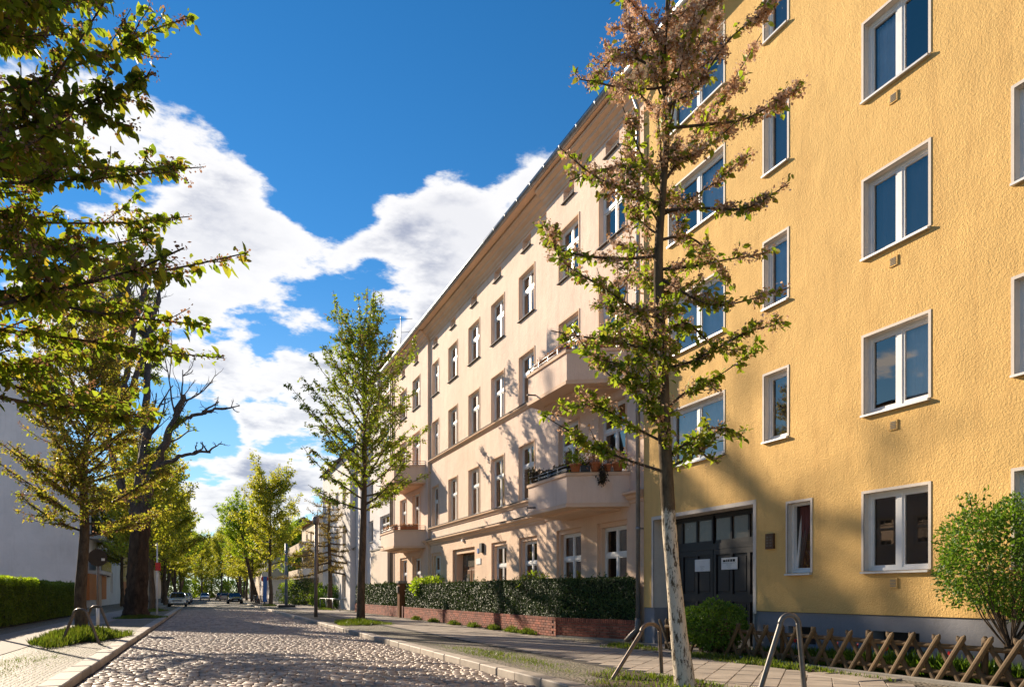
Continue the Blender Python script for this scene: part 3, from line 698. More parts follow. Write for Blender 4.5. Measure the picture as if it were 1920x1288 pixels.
for (a, b) in ((gate[0]+.01, mid-.012), (mid+.012, gate[1]-.01)):
    lf = G(); n = 3; w = (b-a)/n; st = .10
    lf.box(gx+.005, gx+.039, a, b, .13, .24); lf.box(gx+.005, gx+.039, a, b, 2.37, 2.495); lf.box(gx+.005, gx+.039, a, b, 1.24, 1.42)
    for i in range(n+1):
        y_ = a+(b-a-st)*i/n
        lf.box(gx+.004, gx+.038, y_, y_+st, .241, 1.239); lf.box(gx+.004, gx+.038, y_, y_+st, 1.421, 2.369)
    leaf = lf.build('gate_leaf', 'gate_black', gobj)
    for i in range(n):
        y_ = a+(b-a-st)*i/n+st; y2 = a+(b-a-st)*(i+1)/n
        for (z0, z1) in ((.30, 1.18), (1.48, 2.31)):
            G().chbox(gx+.022, gx+.042, y_+.05, y2-.05, z0, z1, .008).build('gate_panel', 'gate_black', gobj)
    for i in range(n):
        y_ = a+(b-a-.06)*i/n+.06; y2 = a+(b-a-.06)*(i+1)/n
        G().box(gx+.045, gx+.06, y_, y2, 2.72, 3.24).build('fanlight', 'gate_glass', gobj)
        fg = G(); fg.box(gx+.01, gx+.07, y_-.06, y_, 2.641, 3.309); fg.box(gx+.012, gx+.07, y_, y2, 2.641, 2.72); fg.box(gx+.012, gx+.07, y_, y2, 3.24, 3.309); fg.build('fanlight_bar', 'gate_black', gobj)
hg = G(); hg.box(gx-.012, gx+.004, 15.01, 15.07, .95, 1.27); hg.tube([(gx-.012, 15.04, 1.13), (gx-.06, 15.04, 1.13), (gx-.06, 15.17, 1.13)], [.012]*3, 8); hg.build('gate_handle', 'steel', gobj)
for k, (ya, yb, za, zb) in enumerate(((15.02, 15.62, 1.98, 2.28), (14.0, 14.58, 2.0, 2.28))):
    p = G(); p.box(gx-.004, gx+.0035, ya, yb, za, zb); p = tag(p.build('paper_notice', 'paper'), ('plain pale notice sheet on the left leaf of the black gate', 'white notice with bold black heading on the right gate leaf')[k], 'notice', 'paper notices on the gate')
    ig = G()
    if k:
        for i, (u, w_, h_) in enumerate(((.06, .1, .05), (.18, .05, .06), (.245, .06, .06), (.325, .07, .06), (.41, .09, .06))): ig.box(gx-.0055, gx-.0045, yb-u-w_, yb-u, zb-.10, zb-.10+h_)
        ig.box(gx-.0055, gx-.0045, ya+.05, yb-.05, zb-.13, zb-.125)
    for i in range(5):
        w_ = (.10, .16, .12, .2, .2)[i]; ig.box(gx-.0055, gx-.0045, (ya+yb)/2-w_/2, (ya+yb)/2+w_/2, za+.03+i*.024, za+.033+i*.024)
    ig.build('print', 'ink', p)

# ---------------------------------------------------------------- rain pipe between the two houses
g = G(); g.tube([(YX-.10, 17.46, .75), (YX-.10, 17.46, 14.6), (YX-.2, 17.5, 14.9), (YX-.42, 17.6, 15.4)], [.06]*4, 12)
rp = tag(g.build('rain_pipe', 'zinc'), 'grey zinc rain pipe running up between the pink and the yellow house', 'pipe')
for z in (3.2, 6.4, 9.6, 12.8):
    g = G(); g.tube([(YX-.10, 17.46, z-.03), (YX-.10, 17.46, z+.03)], [.07]*2, 12); g.box(YX-.06, YX+.1, 17.44, 17.48, z-.02, z+.02); g.build('pipe_clamp', 'zinc', rp)
g = G(); g.tube([(YX-.10, 17.46, .76), (YX-.11, 17.48, .45), (YX-.2, 17.62, .30), (YX-.3, 17.75, .12)], [.075]*4, 12); g.build('pipe_foot', 'pole_grey', rp)

# ---------------------------------------------------------------- pink house
PM, PR = 11.30, 11.15                                      # main front and projecting bays
PY0, PA, PB, PY1 = 17.40, 23.86, 38.98, 47.5
pink = thing('tenement_house', (PM+5, 32, 0), 'pink-beige old tenement house with corner balconies and moulded cornice', 'building')
mcols = [(25.24, 26.68), (28.25, 29.70), (31.20, 32.66), (34.32, 35.72), (37.45, 38.60)]
rcols = [(21.40, 22.85), (18.50, 20.05)]; lcols = [(40.55, 42.1), (43.55, 45.1)]
prow = {1: (4.96, 7.08), 2: (8.63, 10.53), 3: (11.93, 13.63), 4: (14.48, 14.92)}
def pinkrow(cols):
    o = []
    for (a, b) in cols:
        for r in (1, 2, 3): o.append((a, b, *prow[r], r))
        c_ = (a+b)/2; o.append((c_-.40, c_+.40, *prow[4], 4))
    return o
mo, ro, lo = pinkrow(mcols), pinkrow(rcols), pinkrow(lcols)
# ground floor: stepped surrounds; the entrance takes the place of columns three and four
gm = [(25.0, 26.70), (28.0, 29.72), (37.1, 38.75)]; gr_ = [(21.25, 23.05), (18.45, 20.2)]; gl_ = [(40.4, 42.2), (43.4, 45.2)]
door = (31.85, 35.1, .3, 3.55); GT = 3.56; GS = 1.15
def seg(X, y0, y1, op):
    g = G(); facade(g, X, y0, y1, 4.20, 15.2, [o[:4] for o in op], 0)
    for o in op: jambs(g, X, o, .16 if o[4] < 4 else .22)
    return g
g = seg(PM, PA, PB, mo); h = seg(PR, PY0, PA, ro); k = seg(PR, PB, PY1, lo)
for q in (h, k): g.add(q.v, q.f)
for y in (PA, PB): g.quad((PR, y, 0), (PM, y, 0), (PM, y, 15.2), (PR, y, 15.2))
g.quad((PR, PY0, 0), (PM+1, PY0, 0), (PM+1, PY0, 15.2), (PR, PY0, 15.2)); g.quad((PR, PY1, 0), (PM+11, PY1, 0), (PM+11, PY1, 15.2), (PR, PY1, 15.2))
g.quad((PM+11, PY0, 0), (PM+11, PY1, 0), (PM+11, PY1, 15.2), (PM+11, PY0, 15.2)); g.build('wall', 'pink_render', pink)
g = G()
for (X, a, b, op) in ((PM, PA, PB, [(*c_, GS, GT) for c_ in gm]+[door]), (PR, PY0, PA, [(*c_, GS, GT) for c_ in gr_]), (PR, PB, PY1, [(*c_, GS, GT) for c_ in gl_])):
    facade(g, X, a, b, 0, 4.20, op, 0)
g.build('ground_floor_wall', 'pink_ground', pink)
for (X, op) in ((PM, gm), (PR, gr_), (PR, gl_)):
    for (a, b) in op:
        g = G(); jambs(g, X, (a, b, GS, GT), .08); t = .14                                # first step of the surround
        facade(g, X+.08, a, b, GS, GT, [(a+t, b-t, GS, GT-t)], 0); jambs(g, X+.08, (a+t, b-t, GS, GT-t), .14); g.build('window_reveal', 'pink_trim', pink)
g = G()
jambs(g, PM, door, .12); facade(g, PM+.12, door[0], door[1], door[2], door[3], [(door[0]+.25, door[1]-.25, door[2], door[3]-.22)], 0)
din = (door[0]+.25, door[1]-.25, door[2], door[3]-.22); jambs(g, PM+.12, din, .34); g.build('door_reveal', 'pink_trim', pink)
# thin raised edge round every upper opening
for (X, op) in ((PM, mo), (PR, ro), (PR, lo)):
    for o in op:
        ya, yb, za, zb, r = o; g = G(); t = .055; e = .022
        g.box(X-e, X+.004, ya-t, ya, za, zb+t); g.box(X-e, X+.004, yb, yb+t, za, zb+t); g.box(X-e, X+.004, ya, yb, zb, zb+t)
        if r < 4: g.build('window_surround', 'pink_trim', pink)
        cu = None
        if random.random() < .55 and r < 4: cu = ('curtain_white', 0, random.choice((.3, .5, 1)), 0, 1) if random.random() < .6 else ('blind_grey', 0, 1, random.uniform(.4, .7), 1)
        window(pink, X+(.14 if r < 4 else .2), ya, yb, za, zb, 'alt' if r < 4 else 'one', curtain=cu, tilt=(r == 1 and abs(ya-34.32) < .1), fr=.065)
        if r in (3, 4) or (r == 1 and False): sill(pink, X, ya, yb, za, .09, 'roof_dark', .025, .04)
for (X, op) in ((PM, gm), (PR, gr_), (PR, gl_)):
    for (a, b) in op: window(pink, X+.20, a+.14, b-.14, GS, GT-.14, 'alt', fr=.07, gl='glass_clear', curtain=('curtain_white', 0, .35, 0, .6) if random.random() < .5 else None)
# entrance
dg = G(); dx = PM+.47; dg.box(dx, dx+.06, din[0], din[1], .3, 3.33); d_ = dg.build('entrance_door', 'door_wood', pink)
dm = (din[0]+din[1])/2
for (a, b) in ((din[0]+.12, dm-.03), (dm+.03, din[1]-.12)):
    G().chbox(dx-.05, dx-.001, a, b, .32, 2.55, .02).build('door_leaf', 'door_wood', d_)
    G().box(dx-.06, dx-.051, a+.22, b-.22, 1.2, 2.35).build('door_pane', 'gate_glass', d_)
    G().box(dx-.075, dx-.061, a+.3, b-.3, 1.75, 2.15).build('door_grille', 'iron_black', d_)
G().box(dx-.03, dx-.001, din[0]+.1, din[1]-.1, 2.7, 3.25).build('fanlight', 'gate_glass', d_)
G().box(PM+.14, PM+.40, din[0]+.01, din[1]-.01, .2, .32).build('door_step', 'concrete', pink)
tag(G().box(PM-.03, PM-.002, 31.0, 31.6, 2.72, 2.98).build('wall_sign', 'sign_white'), 'small white sign on the pink wall right of the entrance', 'sign')
tag(G().box(PM-.03, PM-.002, 31.27, 31.45, 3.22, 3.42).build('house_number_plate', 'sign_blue'), 'small dark house number plate right of the pink entrance', 'sign')
lg = G(); lg.box(PM-.12, PM-.002, 30.62, 30.92, 3.22, 3.62); l_ = tag(lg.build('wall_lamp', 'iron_black'), 'small black box lamp on the pink wall by the entrance', 'lamp')
lg = G(); lg.box(PM-.10, PM-.002, 33.3, 33.5, 3.86, 3.96); tag(lg.build('door_spotlight', 'sign_white'), 'small white fitting on the wall above the pink entrance', 'lamp')
# mouldings along the street
def moulding(prof, name, mat, segs):
    for (X, a, b) in segs: G().extrude_y([(X+dx, z) for dx, z in prof], a, b).build(name, mat, pink)
SEG = [(PM, PA+.001, PB-.001)]; SR = [(PR, PY0+.1, 18.28), (PR, 22.78, PA+.06)]; SL = [(PR, PB-.06, 39.35), (PR, 44.55, PY1-.01)]
low = [(.05, 3.96), (-.04, 3.98), (-.05, 4.05), (-.13, 4.10), (-.15, 4.17), (-.26, 4.20), (-.27, 4.26), (.05, 4.30)]
moulding(low, 'string_course', 'pink_trim', SEG+SR+SL)
moulding([(.05, 4.74), (-.05, 4.76), (-.07, 4.84), (-.14, 4.87), (-.15, 4.92), (.05, 4.95)], 'sill_course', 'pink_trim', SEG)
moulding([(.05, 8.38), (-.05, 8.40), (-.07, 8.47), (-.14, 8.50), (-.15, 8.55), (.05, 8.60)], 'sill_course', 'pink_trim', SEG)
for zz in (4.93, 8.565): G().box(PM-.165, PM-.01, PA+.002, PB-.002, zz+.008, zz+.022).build('course_flashing', 'roof_dark', pink)
G().box(PM-.285, PM-.005, PA+.004, PB-.004, 4.287, 4.302).build('course_flashing', 'roof_dark', pink)
top = [(.05, 14.98), (-.04, 15.0), (-.05, 15.10), (-.12, 15.16), (-.14, 15.24), (-.26, 15.30), (-.28, 15.38), (-.42, 15.44), (-.44, 15.52), (.05, 15.56)]
moulding(top, 'cornice', 'pink_trim', [(PM, PA+.001, PB-.001), (PR, PY0, PA+.05), (PR, PB-.05, PY1)])
G().box(PM-.72, PM+2, PY0-.02, PY1, 15.561, 15.60).build('eaves_board', 'pink_trim', pink)
g = G(); g.tube([(PM-.76, PY0-.02, 15.66), (PM-.76, PY1, 15.66)], [.10, .10], 12); gut = g.build('gutter', 'zinc', pink)
for i in range(26):
    y = PY0+.5+i*1.17; G().tube([(PM-.76, y-.02, 15.66), (PM-.76, y+.02, 15.66)], [.107, .107], 12).build('gutter_bracket', 'zinc', gut)
g = G(); g.add([(PM-.66, PY0, 15.72), (PM-.66, PY1, 15.72), (PM+5, PY1, 18.6), (PM+5, PY0, 18.6), (PM+11.5, PY1, 15.72), (PM+11.5, PY0, 15.72)], [(0, 1, 2, 3), (3, 2, 4, 5), (0, 3, 5), (1, 4, 2)]); g.build('roof', 'roof_dark', pink)
g = G(); g.tube([(PR-.1, PY1-.25, 1.0), (PR-.1, PY1-.25, 15.4)], [.055]*2, 10); g.tube([(PR-.1, PY1-.65, 1.0), (PR-.1, PY1-.65, 15.4)], [.045]*2, 10); tag(g.build('twin_rain_pipe', 'pole_grey'), 'pair of thin rain pipes at the far end of the pink house', 'pipe')
# balconies
def balcony(y_c, z, name_label, yb):
    """yb = (wall far, front far, front near, wall near)"""
    a, b, c_, d_y = yb; F = 9.60
    b_t = thing_part = G()
    outer = [(PR-.001, a), (F, b), (F, c_), (PR-.001, d_y)]
    inn = [(PR-.001, a-.14), (F+.12, b-.06), (F+.12, c_+.06), (PR-.001, d_y+.14)]
    def off(p, e): return [(PR-.001, p[0][1]+e), (F-e, p[1][1]+e*.5), (F-e, p[2][1]-e*.5), (PR-.001, p[3][1]-e)]
    w = G().ring(outer, inn, z+.12, z+.90).build('balcony', 'pink_render', pink)
    G().prism(off(outer, .035), z, z+.10).build('balcony_slab', 'pink_trim', w)
    G().prism(off(outer, -.01), z+.101, z+.13).build('balcony_floor', 'pink_trim', w)
    G().prism([(PR-.001, a-.5), (F+.5, b-.1), (F+.5, c_+.1), (PR-.001, d_y+.5)], z-.07, z-.001).build('balcony_corbel', 'pink_trim', w)
    G().ring(off(outer, .045), [(PR-.001, a-.2), (F+.17, b-.09), (F+.17, c_+.09), (PR-.001, d_y+.2)], z+.90, z+.985).build('balcony_coping', 'pink_trim', w)
    G().ring(off(outer, .05), [(PR-.001, a-.2), (F+.17, b-.09), (F+.17, c_+.09), (PR-.001, d_y+.2)], z+.986, z+1.0).build('coping_flashing', 'roof_dark', w)
    r = G(); ins = [(PR-.02, a-.05), (F+.05, b-.02), (F+.05, c_+.02), (PR-.02, d_y+.05)]
    for hz in (.10, .21): r.tube([(x, y, z+1.0+hz) for x, y in ins], [.014]*4, 8)
    for i in range(3):
        p, q = ins[i], ins[i+1]; n = 4 if i == 1 else 3
        for j in range(n+1): x, y = p[0]+(q[0]-p[0])*j/n, p[1]+(q[1]-p[1])*j/n; r.box(x-.012, x+.012, y-.012, y+.012, z+1.0, z+1.21)
    r.build('balcony_railing', 'zinc', w)
    g = G(); g.tube([(F+.05, b-.55, z+.22), (F-.28, b-.55, z+.20)], [.025]*2, 8); g.build('water_spout', 'iron_black', w)
    return w
BR = (22.75, 21.92, 19.18, 18.30); BL = (44.5, 43.55, 40.25, 39.40)
for z in (3.90, 7.42):
    balcony(0, z, '', BR); balcony(0, z, '', BL)
# ================================================================ leaves and branches
def unit(a): return a/(np.linalg.norm(a, axis=-1, keepdims=True)+1e-9)
def leaf_arrays(P, D, Nn, Ln, Wd):
    """pointed, lightly folded leaves: base P, direction D, face normal Nn"""
    n = len(P); D = unit(D); S = unit(np.cross(D, Nn)); Nn = np.cross(S, D)
    Ln = np.broadcast_to(np.asarray(Ln, float), (n,))[:, None]; Wd = np.broadcast_to(np.asarray(Wd, float), (n,))[:, None]
    V = np.stack([P, P+D*Ln*.32+S*Wd*.5+Nn*Wd*.16, P+D*Ln*.68+S*Wd*.36+Nn*Wd*.1, P+D*Ln-Nn*Ln*.08, P+D*Ln*.68-S*Wd*.36+Nn*Wd*.1, P+D*Ln*.32-S*Wd*.5+Nn*Wd*.16], 1)
    b = np.arange(n)[:, None]*6
    F = np.concatenate([b+np.array([[0, 1, 2, 3]]), b+np.array([[0, 3, 4, 5]])])
    return V.reshape(-1, 3), F
def diamond_arrays(P, D, Nn, Ln, Wd):
    n = len(P); D = unit(D); S = unit(np.cross(D, Nn))
    Ln = np.broadcast_to(np.asarray(Ln, float), (n,))[:, None]; Wd = np.broadcast_to(np.asarray(Wd, float), (n,))[:, None]
    V = np.stack([P, P+D*Ln*.5+S*Wd*.5, P+D*Ln, P+D*Ln*.5-S*Wd*.5], 1)
    return V.reshape(-1, 3), np.arange(n)[:, None]*4+np.array([[0, 1, 2, 3]])
def scatter_quads(quads, dens, size, rg, tilt=.5, depth=.05, diamond=False, wr=.6):
    """leaves over flat patches (origin, edge u, edge v, outward normal)"""
    PP = []; NN = []
    for (o, u, v, nrm) in quads:
        o, u, v, nrm = (np.array(q, float) for q in (o, u, v, nrm)); area = np.linalg.norm(np.cross(u, v)); n = int(area*dens)
        p = o+rg.random((n, 1))*u+rg.random((n, 1))*v
        lump = .5*np.sin(p[:, :1]*5.1+p[:, 1:2]*3.7)*np.sin(p[:, 2:]*6.3+p[:, 1:2]*2.1)
        PP.append(p+nrm*(rg.uniform(-depth, depth*.6, (n, 1))+lump*depth*.8)); NN.append(np.repeat(nrm[None], n, 0))
    P = np.concatenate(PP); Nn = unit(np.concatenate(NN)+rg.normal(0, tilt, P.shape)); D = np.cross(Nn, rg.normal(0, 1, P.shape))
    D[:, 2] += .15
    L_ = size*rg.uniform(.6, 1.35, len(P))
    return (diamond_arrays if diamond else leaf_arrays)(P-unit(D)*L_[:, None]*.5, D, Nn, L_, L_*wr)
def ctrl_path(pts, n):
    P = np.array(pts, float); m = len(P); t = np.linspace(0, m-1, n); out = []
    for q in t:
        i = min(int(q), m-2); f = q-i
        p0, p1, p2, p3 = P[max(i-1, 0)], P[i], P[i+1], P[min(i+2, m-1)]
        out.append(.5*((2*p1)+(-p0+p2)*f+(2*p0-5*p1+4*p2-p3)*f*f+(-p0+3*p1-3*p2+p3)*f**3))
    return np.array(out)
def bend_path(p0, az, el, length, n, rg, up=.25, wig=.12):
    p = np.array(p0, float); out = [p.copy()]; st = length/(n-1)
    for i in range(n-1):
        d = np.array([math.cos(el)*math.cos(az), math.cos(el)*math.sin(az), math.sin(el)])
        p = p+d*st; out.append(p.copy()); el += up*st/max(length, .5)+rg.normal(0, wig)*.5; az += rg.normal(0, wig)
    return np.array(out)
class Tree:
    """skeleton and leaves of one tree, gathered for its parts"""
    def __init__(self, seed): self.rg = np.random.default_rng(seed); self.tv = []; self.tf = []; self.n = 0; self.leafy = []
    def wood(self, path, rad, sides):
        V, F, _ = tube_np(path, rad, sides); self.tv.append(V); self.tf.append(F+self.n); self.n += len(V)
    def limb(self, path, r0, leafy_from=.3, twigs=4., tl=.5, sides=6, depth=1, w=1., tup=.5):
        rg = self.rg; m = len(path); t = np.linspace(0, 1, m)
        self.wood(path, r0*(1-.85*t)+.003, sides)
        ln = np.linalg.norm(np.diff(path, axis=0), axis=1).sum()
        self.leafy.append((path[int(leafy_from*(m-1)):], w))
        if depth <= 0: return
        for i in range(int(ln*twigs)):
            q = rg.uniform(.15, .97); j = min(int(q*(m-1)), m-2); f = q*(m-1)-j; p = path[j]*(1-f)+path[j+1]*f
            d = path[j+1]-path[j]; az = math.atan2(d[1], d[0])+rg.choice([-1, 1])*rg.uniform(.4, 1.3); el = rg.uniform(-.15, tup)
            l2 = tl*ln*(1.08-q)*rg.uniform(.4, 1.0)+.08
            tp = bend_path(p, az, el, l2, 5, rg, .5, .15)
            self.limb(tp, max(.004, r0*.38*(1-q*.6)), .0, twigs*.7, tl, 4, depth-1, w)
    def sample(self, dens, sleeve, tuft=0.):
        P = []; D = []
        for path, w in self.leafy:
            if len(path) < 2: continue
            seg = np.diff(path, axis=0); ls = np.linalg.norm(seg, axis=1); tot = ls.sum(); n = self.rg.poisson(dens*w*tot)
            if n == 0: continue
            # leaves sit in tufts along the twig
            nt = max(1, int(n/5)); cen = self.rg.random(nt)
            if tuft: nt = max(1, int(tot/tuft)); cen = self.rg.random(nt)
            u = np.clip(cen[self.rg.integers(0, nt, n)]+self.rg.normal(0, .05 if not tuft else .035/max(tot, .1), n), 0, 1)*tot
            cs = np.concatenate([[0], np.cumsum(ls)]); j = np.clip(np.searchsorted(cs, u)-1, 0, len(ls)-1); f = ((u-cs[j])/(ls[j]+1e-9))[:, None]
            P.append(path[j]+seg[j]*f+self.rg.normal(0, sleeve, (n, 3))); D.append(unit(seg[j]))
        return np.concatenate(P), np.concatenate(D)
    def leaves(self, dens, sleeve, size, droop=.5, wr=.55, diamond=False, jit=.8, keep=None, tuft=0.):
        rg = self.rg; P, D = self.sample(dens, sleeve, tuft)
        if keep is not None: k = keep(P); P, D = P[k], D[k]
        n = len(P); dd = D*.6+rg.normal(0, jit, (n, 3)); dd[:, 2] -= droop; Nn = rg.normal(0, .6, (n, 3)); Nn[:, 2] += .8
        L_ = size*rg.uniform(.35, 1.35, n)
        return (diamond_arrays if diamond else leaf_arrays)(P, dd, Nn, L_, L_*wr)
    def branches(self, name, mat, parent): return np_build(name, np.concatenate(self.tv), [np.concatenate(self.tf)], mat, parent, smooth=True)
def trunk_mesh(parent, pts, rad, mat, seed, sides=14, flute=.0, nseg=34, name='trunk'):
    rg = np.random.default_rng(seed); P = ctrl_path(pts, nseg); r = np.interp(np.linspace(0, 1, nseg), np.linspace(0, 1, len(rad)), rad)
    V, F, _ = tube_np(P, r, sides); V = V.reshape(nseg, sides, 3); a = np.arange(sides)*2*math.pi/sides
    ph = rg.uniform(0, 6.28, 4)
    mod = 1+flute*np.sin(a*5+ph[0])[None, :]+.5*flute*np.sin(a*9+ph[1])[None, :]+rg.normal(0, .02+flute*.25, (nseg, sides))
    V = P[:, None, :]+(V-P[:, None, :])*mod[..., None]
    return np_build(name, V.reshape(-1, 3), [F], mat, parent, smooth=True)

# ---------------------------------------------------------------- the limewashed cherry in front of the yellow house
def front_cherry():
    B = np.array([6.20, 8.72, 0.0]); U = np.array([.9245, -.381, 0]); D = np.array([.381, .9245, 0])
    t = thing('cherry_tree', (B[0], B[1], PZ), 'young cherry tree with limewashed trunk and fading blossom before the yellow house', 'tree', 'street trees')
    pt = lambda u, z, d=0.: B+U*u+D*d+np.array([0, 0, z])
    T = Tree(11); rg = T.rg
    tr = [pt(u, z) for u, z in T1_TRUNK]; tr[0] = pt(.02, .05)
    trunk_mesh(t, tr[:11], [.155, .115, .10, .096, .092, .082, .07, .06, .05, .042, .028], 'bark_limed', 3, 14, .03, 44)
    T.limb(ctrl_path(tr[10:], 8), .035, .0, 4, .5)
    for i, l in enumerate(T1_LIMBS):
        d1 = rg.uniform(-1.0, 1.0); m = len(l)
        pts = [pt(u, z, d1*(j/(m-1))**1.1) for j, (u, z) in enumerate(l)]
        T.limb(ctrl_path(pts, 4*m), .021 if m > 3 else .016, .12, 4.6, .34, 6, 1, tup=.9)
    for i in range(34):                                      # limbs towards and away from the street
        z = rg.uniform(3.4, 9.2); j = np.argmin([abs(p[2]-z) for p in tr]); p0 = tr[j].copy(); p0[2] = z
        az = math.atan2(D[1], D[0])+rg.choice([0, math.pi])+rg.normal(0, .8); ln = rg.uniform(.7, 1.6)
        T.limb(bend_path(p0, az, rg.uniform(.1, .8), ln, 9, rg, .4), .015, .2, 4.0, .36, 6, 1, tup=.9)
    T.branches('branches', 'bark_cherry', t)
    z_ = lambda P: np.clip((P[:, 2]-3.2)/6.2, 0, 1)
    V, F = T.leaves(88, .034, .098, .5, .6, tuft=.17, keep=lambda P: rg.random(len(P)) < (1.0-.9*z_(P)))
    np_build('crown', V, [F], 'leaf_cherry', t, kind='stuff')
    V, F = T.leaves(340, .040, .044, .35, .85, True, 1.2, tuft=.20, keep=lambda P: rg.random(len(P)) < (.12+.88*z_(P)**.8))
    np_build('blossom', V, [F], 'blossom', t, kind='stuff')
    return t
front_cherry()

def cherry(base, h, z0, rmax, nl, seed, label, leafmat='leaf_cherry', blo='blossom_dark', leaf=.10, dens=34, bdens=50, sleeve=.05, prof=None, el0=.25, el1=1.05, tr=.13, lean=(0, 0), twigs=2.2, depth=1, tl=.42, barkm='bark_cherry', name='cherry_tree', diamond=False, droop=.5, group='street trees', azs=None, bl=.045, tuft=0.):
    T = Tree(seed); rg = T.rg; B = np.array([base[0], base[1], 0.])
    t = thing(name, (base[0], base[1], PZ), label, 'tree', group)
    zs = np.linspace(.03, h*.93, 9); w = np.cumsum(rg.normal(0, .05, (9, 2)), 0)*(h/9)**.5; w -= w[0]
    tr_pts = [B+np.array([w[i][0]+lean[0]*zs[i]/h, w[i][1]+lean[1]*zs[i]/h, zs[i]]) for i in range(9)]
    rad = [tr*1.25, tr, tr*.92, tr*.8, tr*.66, tr*.5, tr*.36, tr*.22, tr*.1]
    trunk_mesh(t, tr_pts, rad, barkm, seed, 12, .03, 36)
    T.leafy.append((np.array(tr_pts[6:]), 1.))
    prof = prof or (lambda q: 1-.8*q**1.2)
    for i in range(nl):
        q = (i+rg.uniform(0, .8))/nl; z = z0+(h*.9-z0)*q**.95
        j = min(max(np.searchsorted(zs, z)-1, 0), 7); f = (z-zs[j])/(zs[j+1]-zs[j]); p0 = tr_pts[j]*(1-f)+tr_pts[j+1]*f
        az = i*2.399+rg.normal(0, .35) if azs is None else azs(i, rg)
        ln = rmax*prof(q)*rg.uniform(.75, 1.12); el = el0+(el1-el0)*q+rg.normal(0, .1)
        T.limb(bend_path(p0, az, el, ln/max(.35, math.cos(el)*.9+.1)*.95, 10, rg, .25, .09), tr*.24*(1-.6*q), .15, twigs, tl, 6, depth)
    T.branches('branches', barkm if barkm != 'bark_limed' else 'bark_cherry', t)
    V, F = T.leaves(dens, sleeve, leaf, droop, .55, diamond, tuft=tuft); np_build('crown', V, [F], leafmat, t, kind='stuff')
    if bdens:
        V, F = T.leaves(bdens, sleeve*.7, bl, .4, .85, True, 1.2); np_build('blossom', V, [F], blo, t, kind='stuff')
    return t
PI = math.pi
# near left tree, its trunk just outside the picture
cherry((-3.5, 9.0), 10.0, 3.6, 4.5, 140, 21, 'cherry tree reaching into the picture at the top left, trunk out of view', 'leaf_front', leaf=.12, dens=50, bdens=120, sleeve=.036, tuft=.14,
       prof=lambda q: .95+.1*q-.75*q**3, el0=-.04, el1=.8, tr=.115, twigs=3.0, depth=2, tl=.42, droop=.75, bl=.032)
cherry((-3.55, 27.0), 10.0, 3.2, 3.2, 50, 22, 'bronze-leaved cherry tree behind the bike stands on the left pavement', 'leaf_bronze', leaf=.105, dens=52, bdens=50, sleeve=.05, tuft=.13,
       prof=lambda q: 1-.6*q**1.6, el0=.28, el1=1.15, tr=.17, twigs=5.0, depth=1, tl=.5)
cherry((6.55, 33.9), 14.2, 5.0, 4.3, 62, 23, 'slender cherry tree with spire top beside the right kerb before the hedge', 'leaf_cherry', leaf=.13, dens=38, bdens=34, sleeve=.05, tuft=.15,
       prof=lambda q: 1-.78*q**1.25, el0=.38, el1=1.2, tr=.17, twigs=3.0, depth=1, tl=.45)
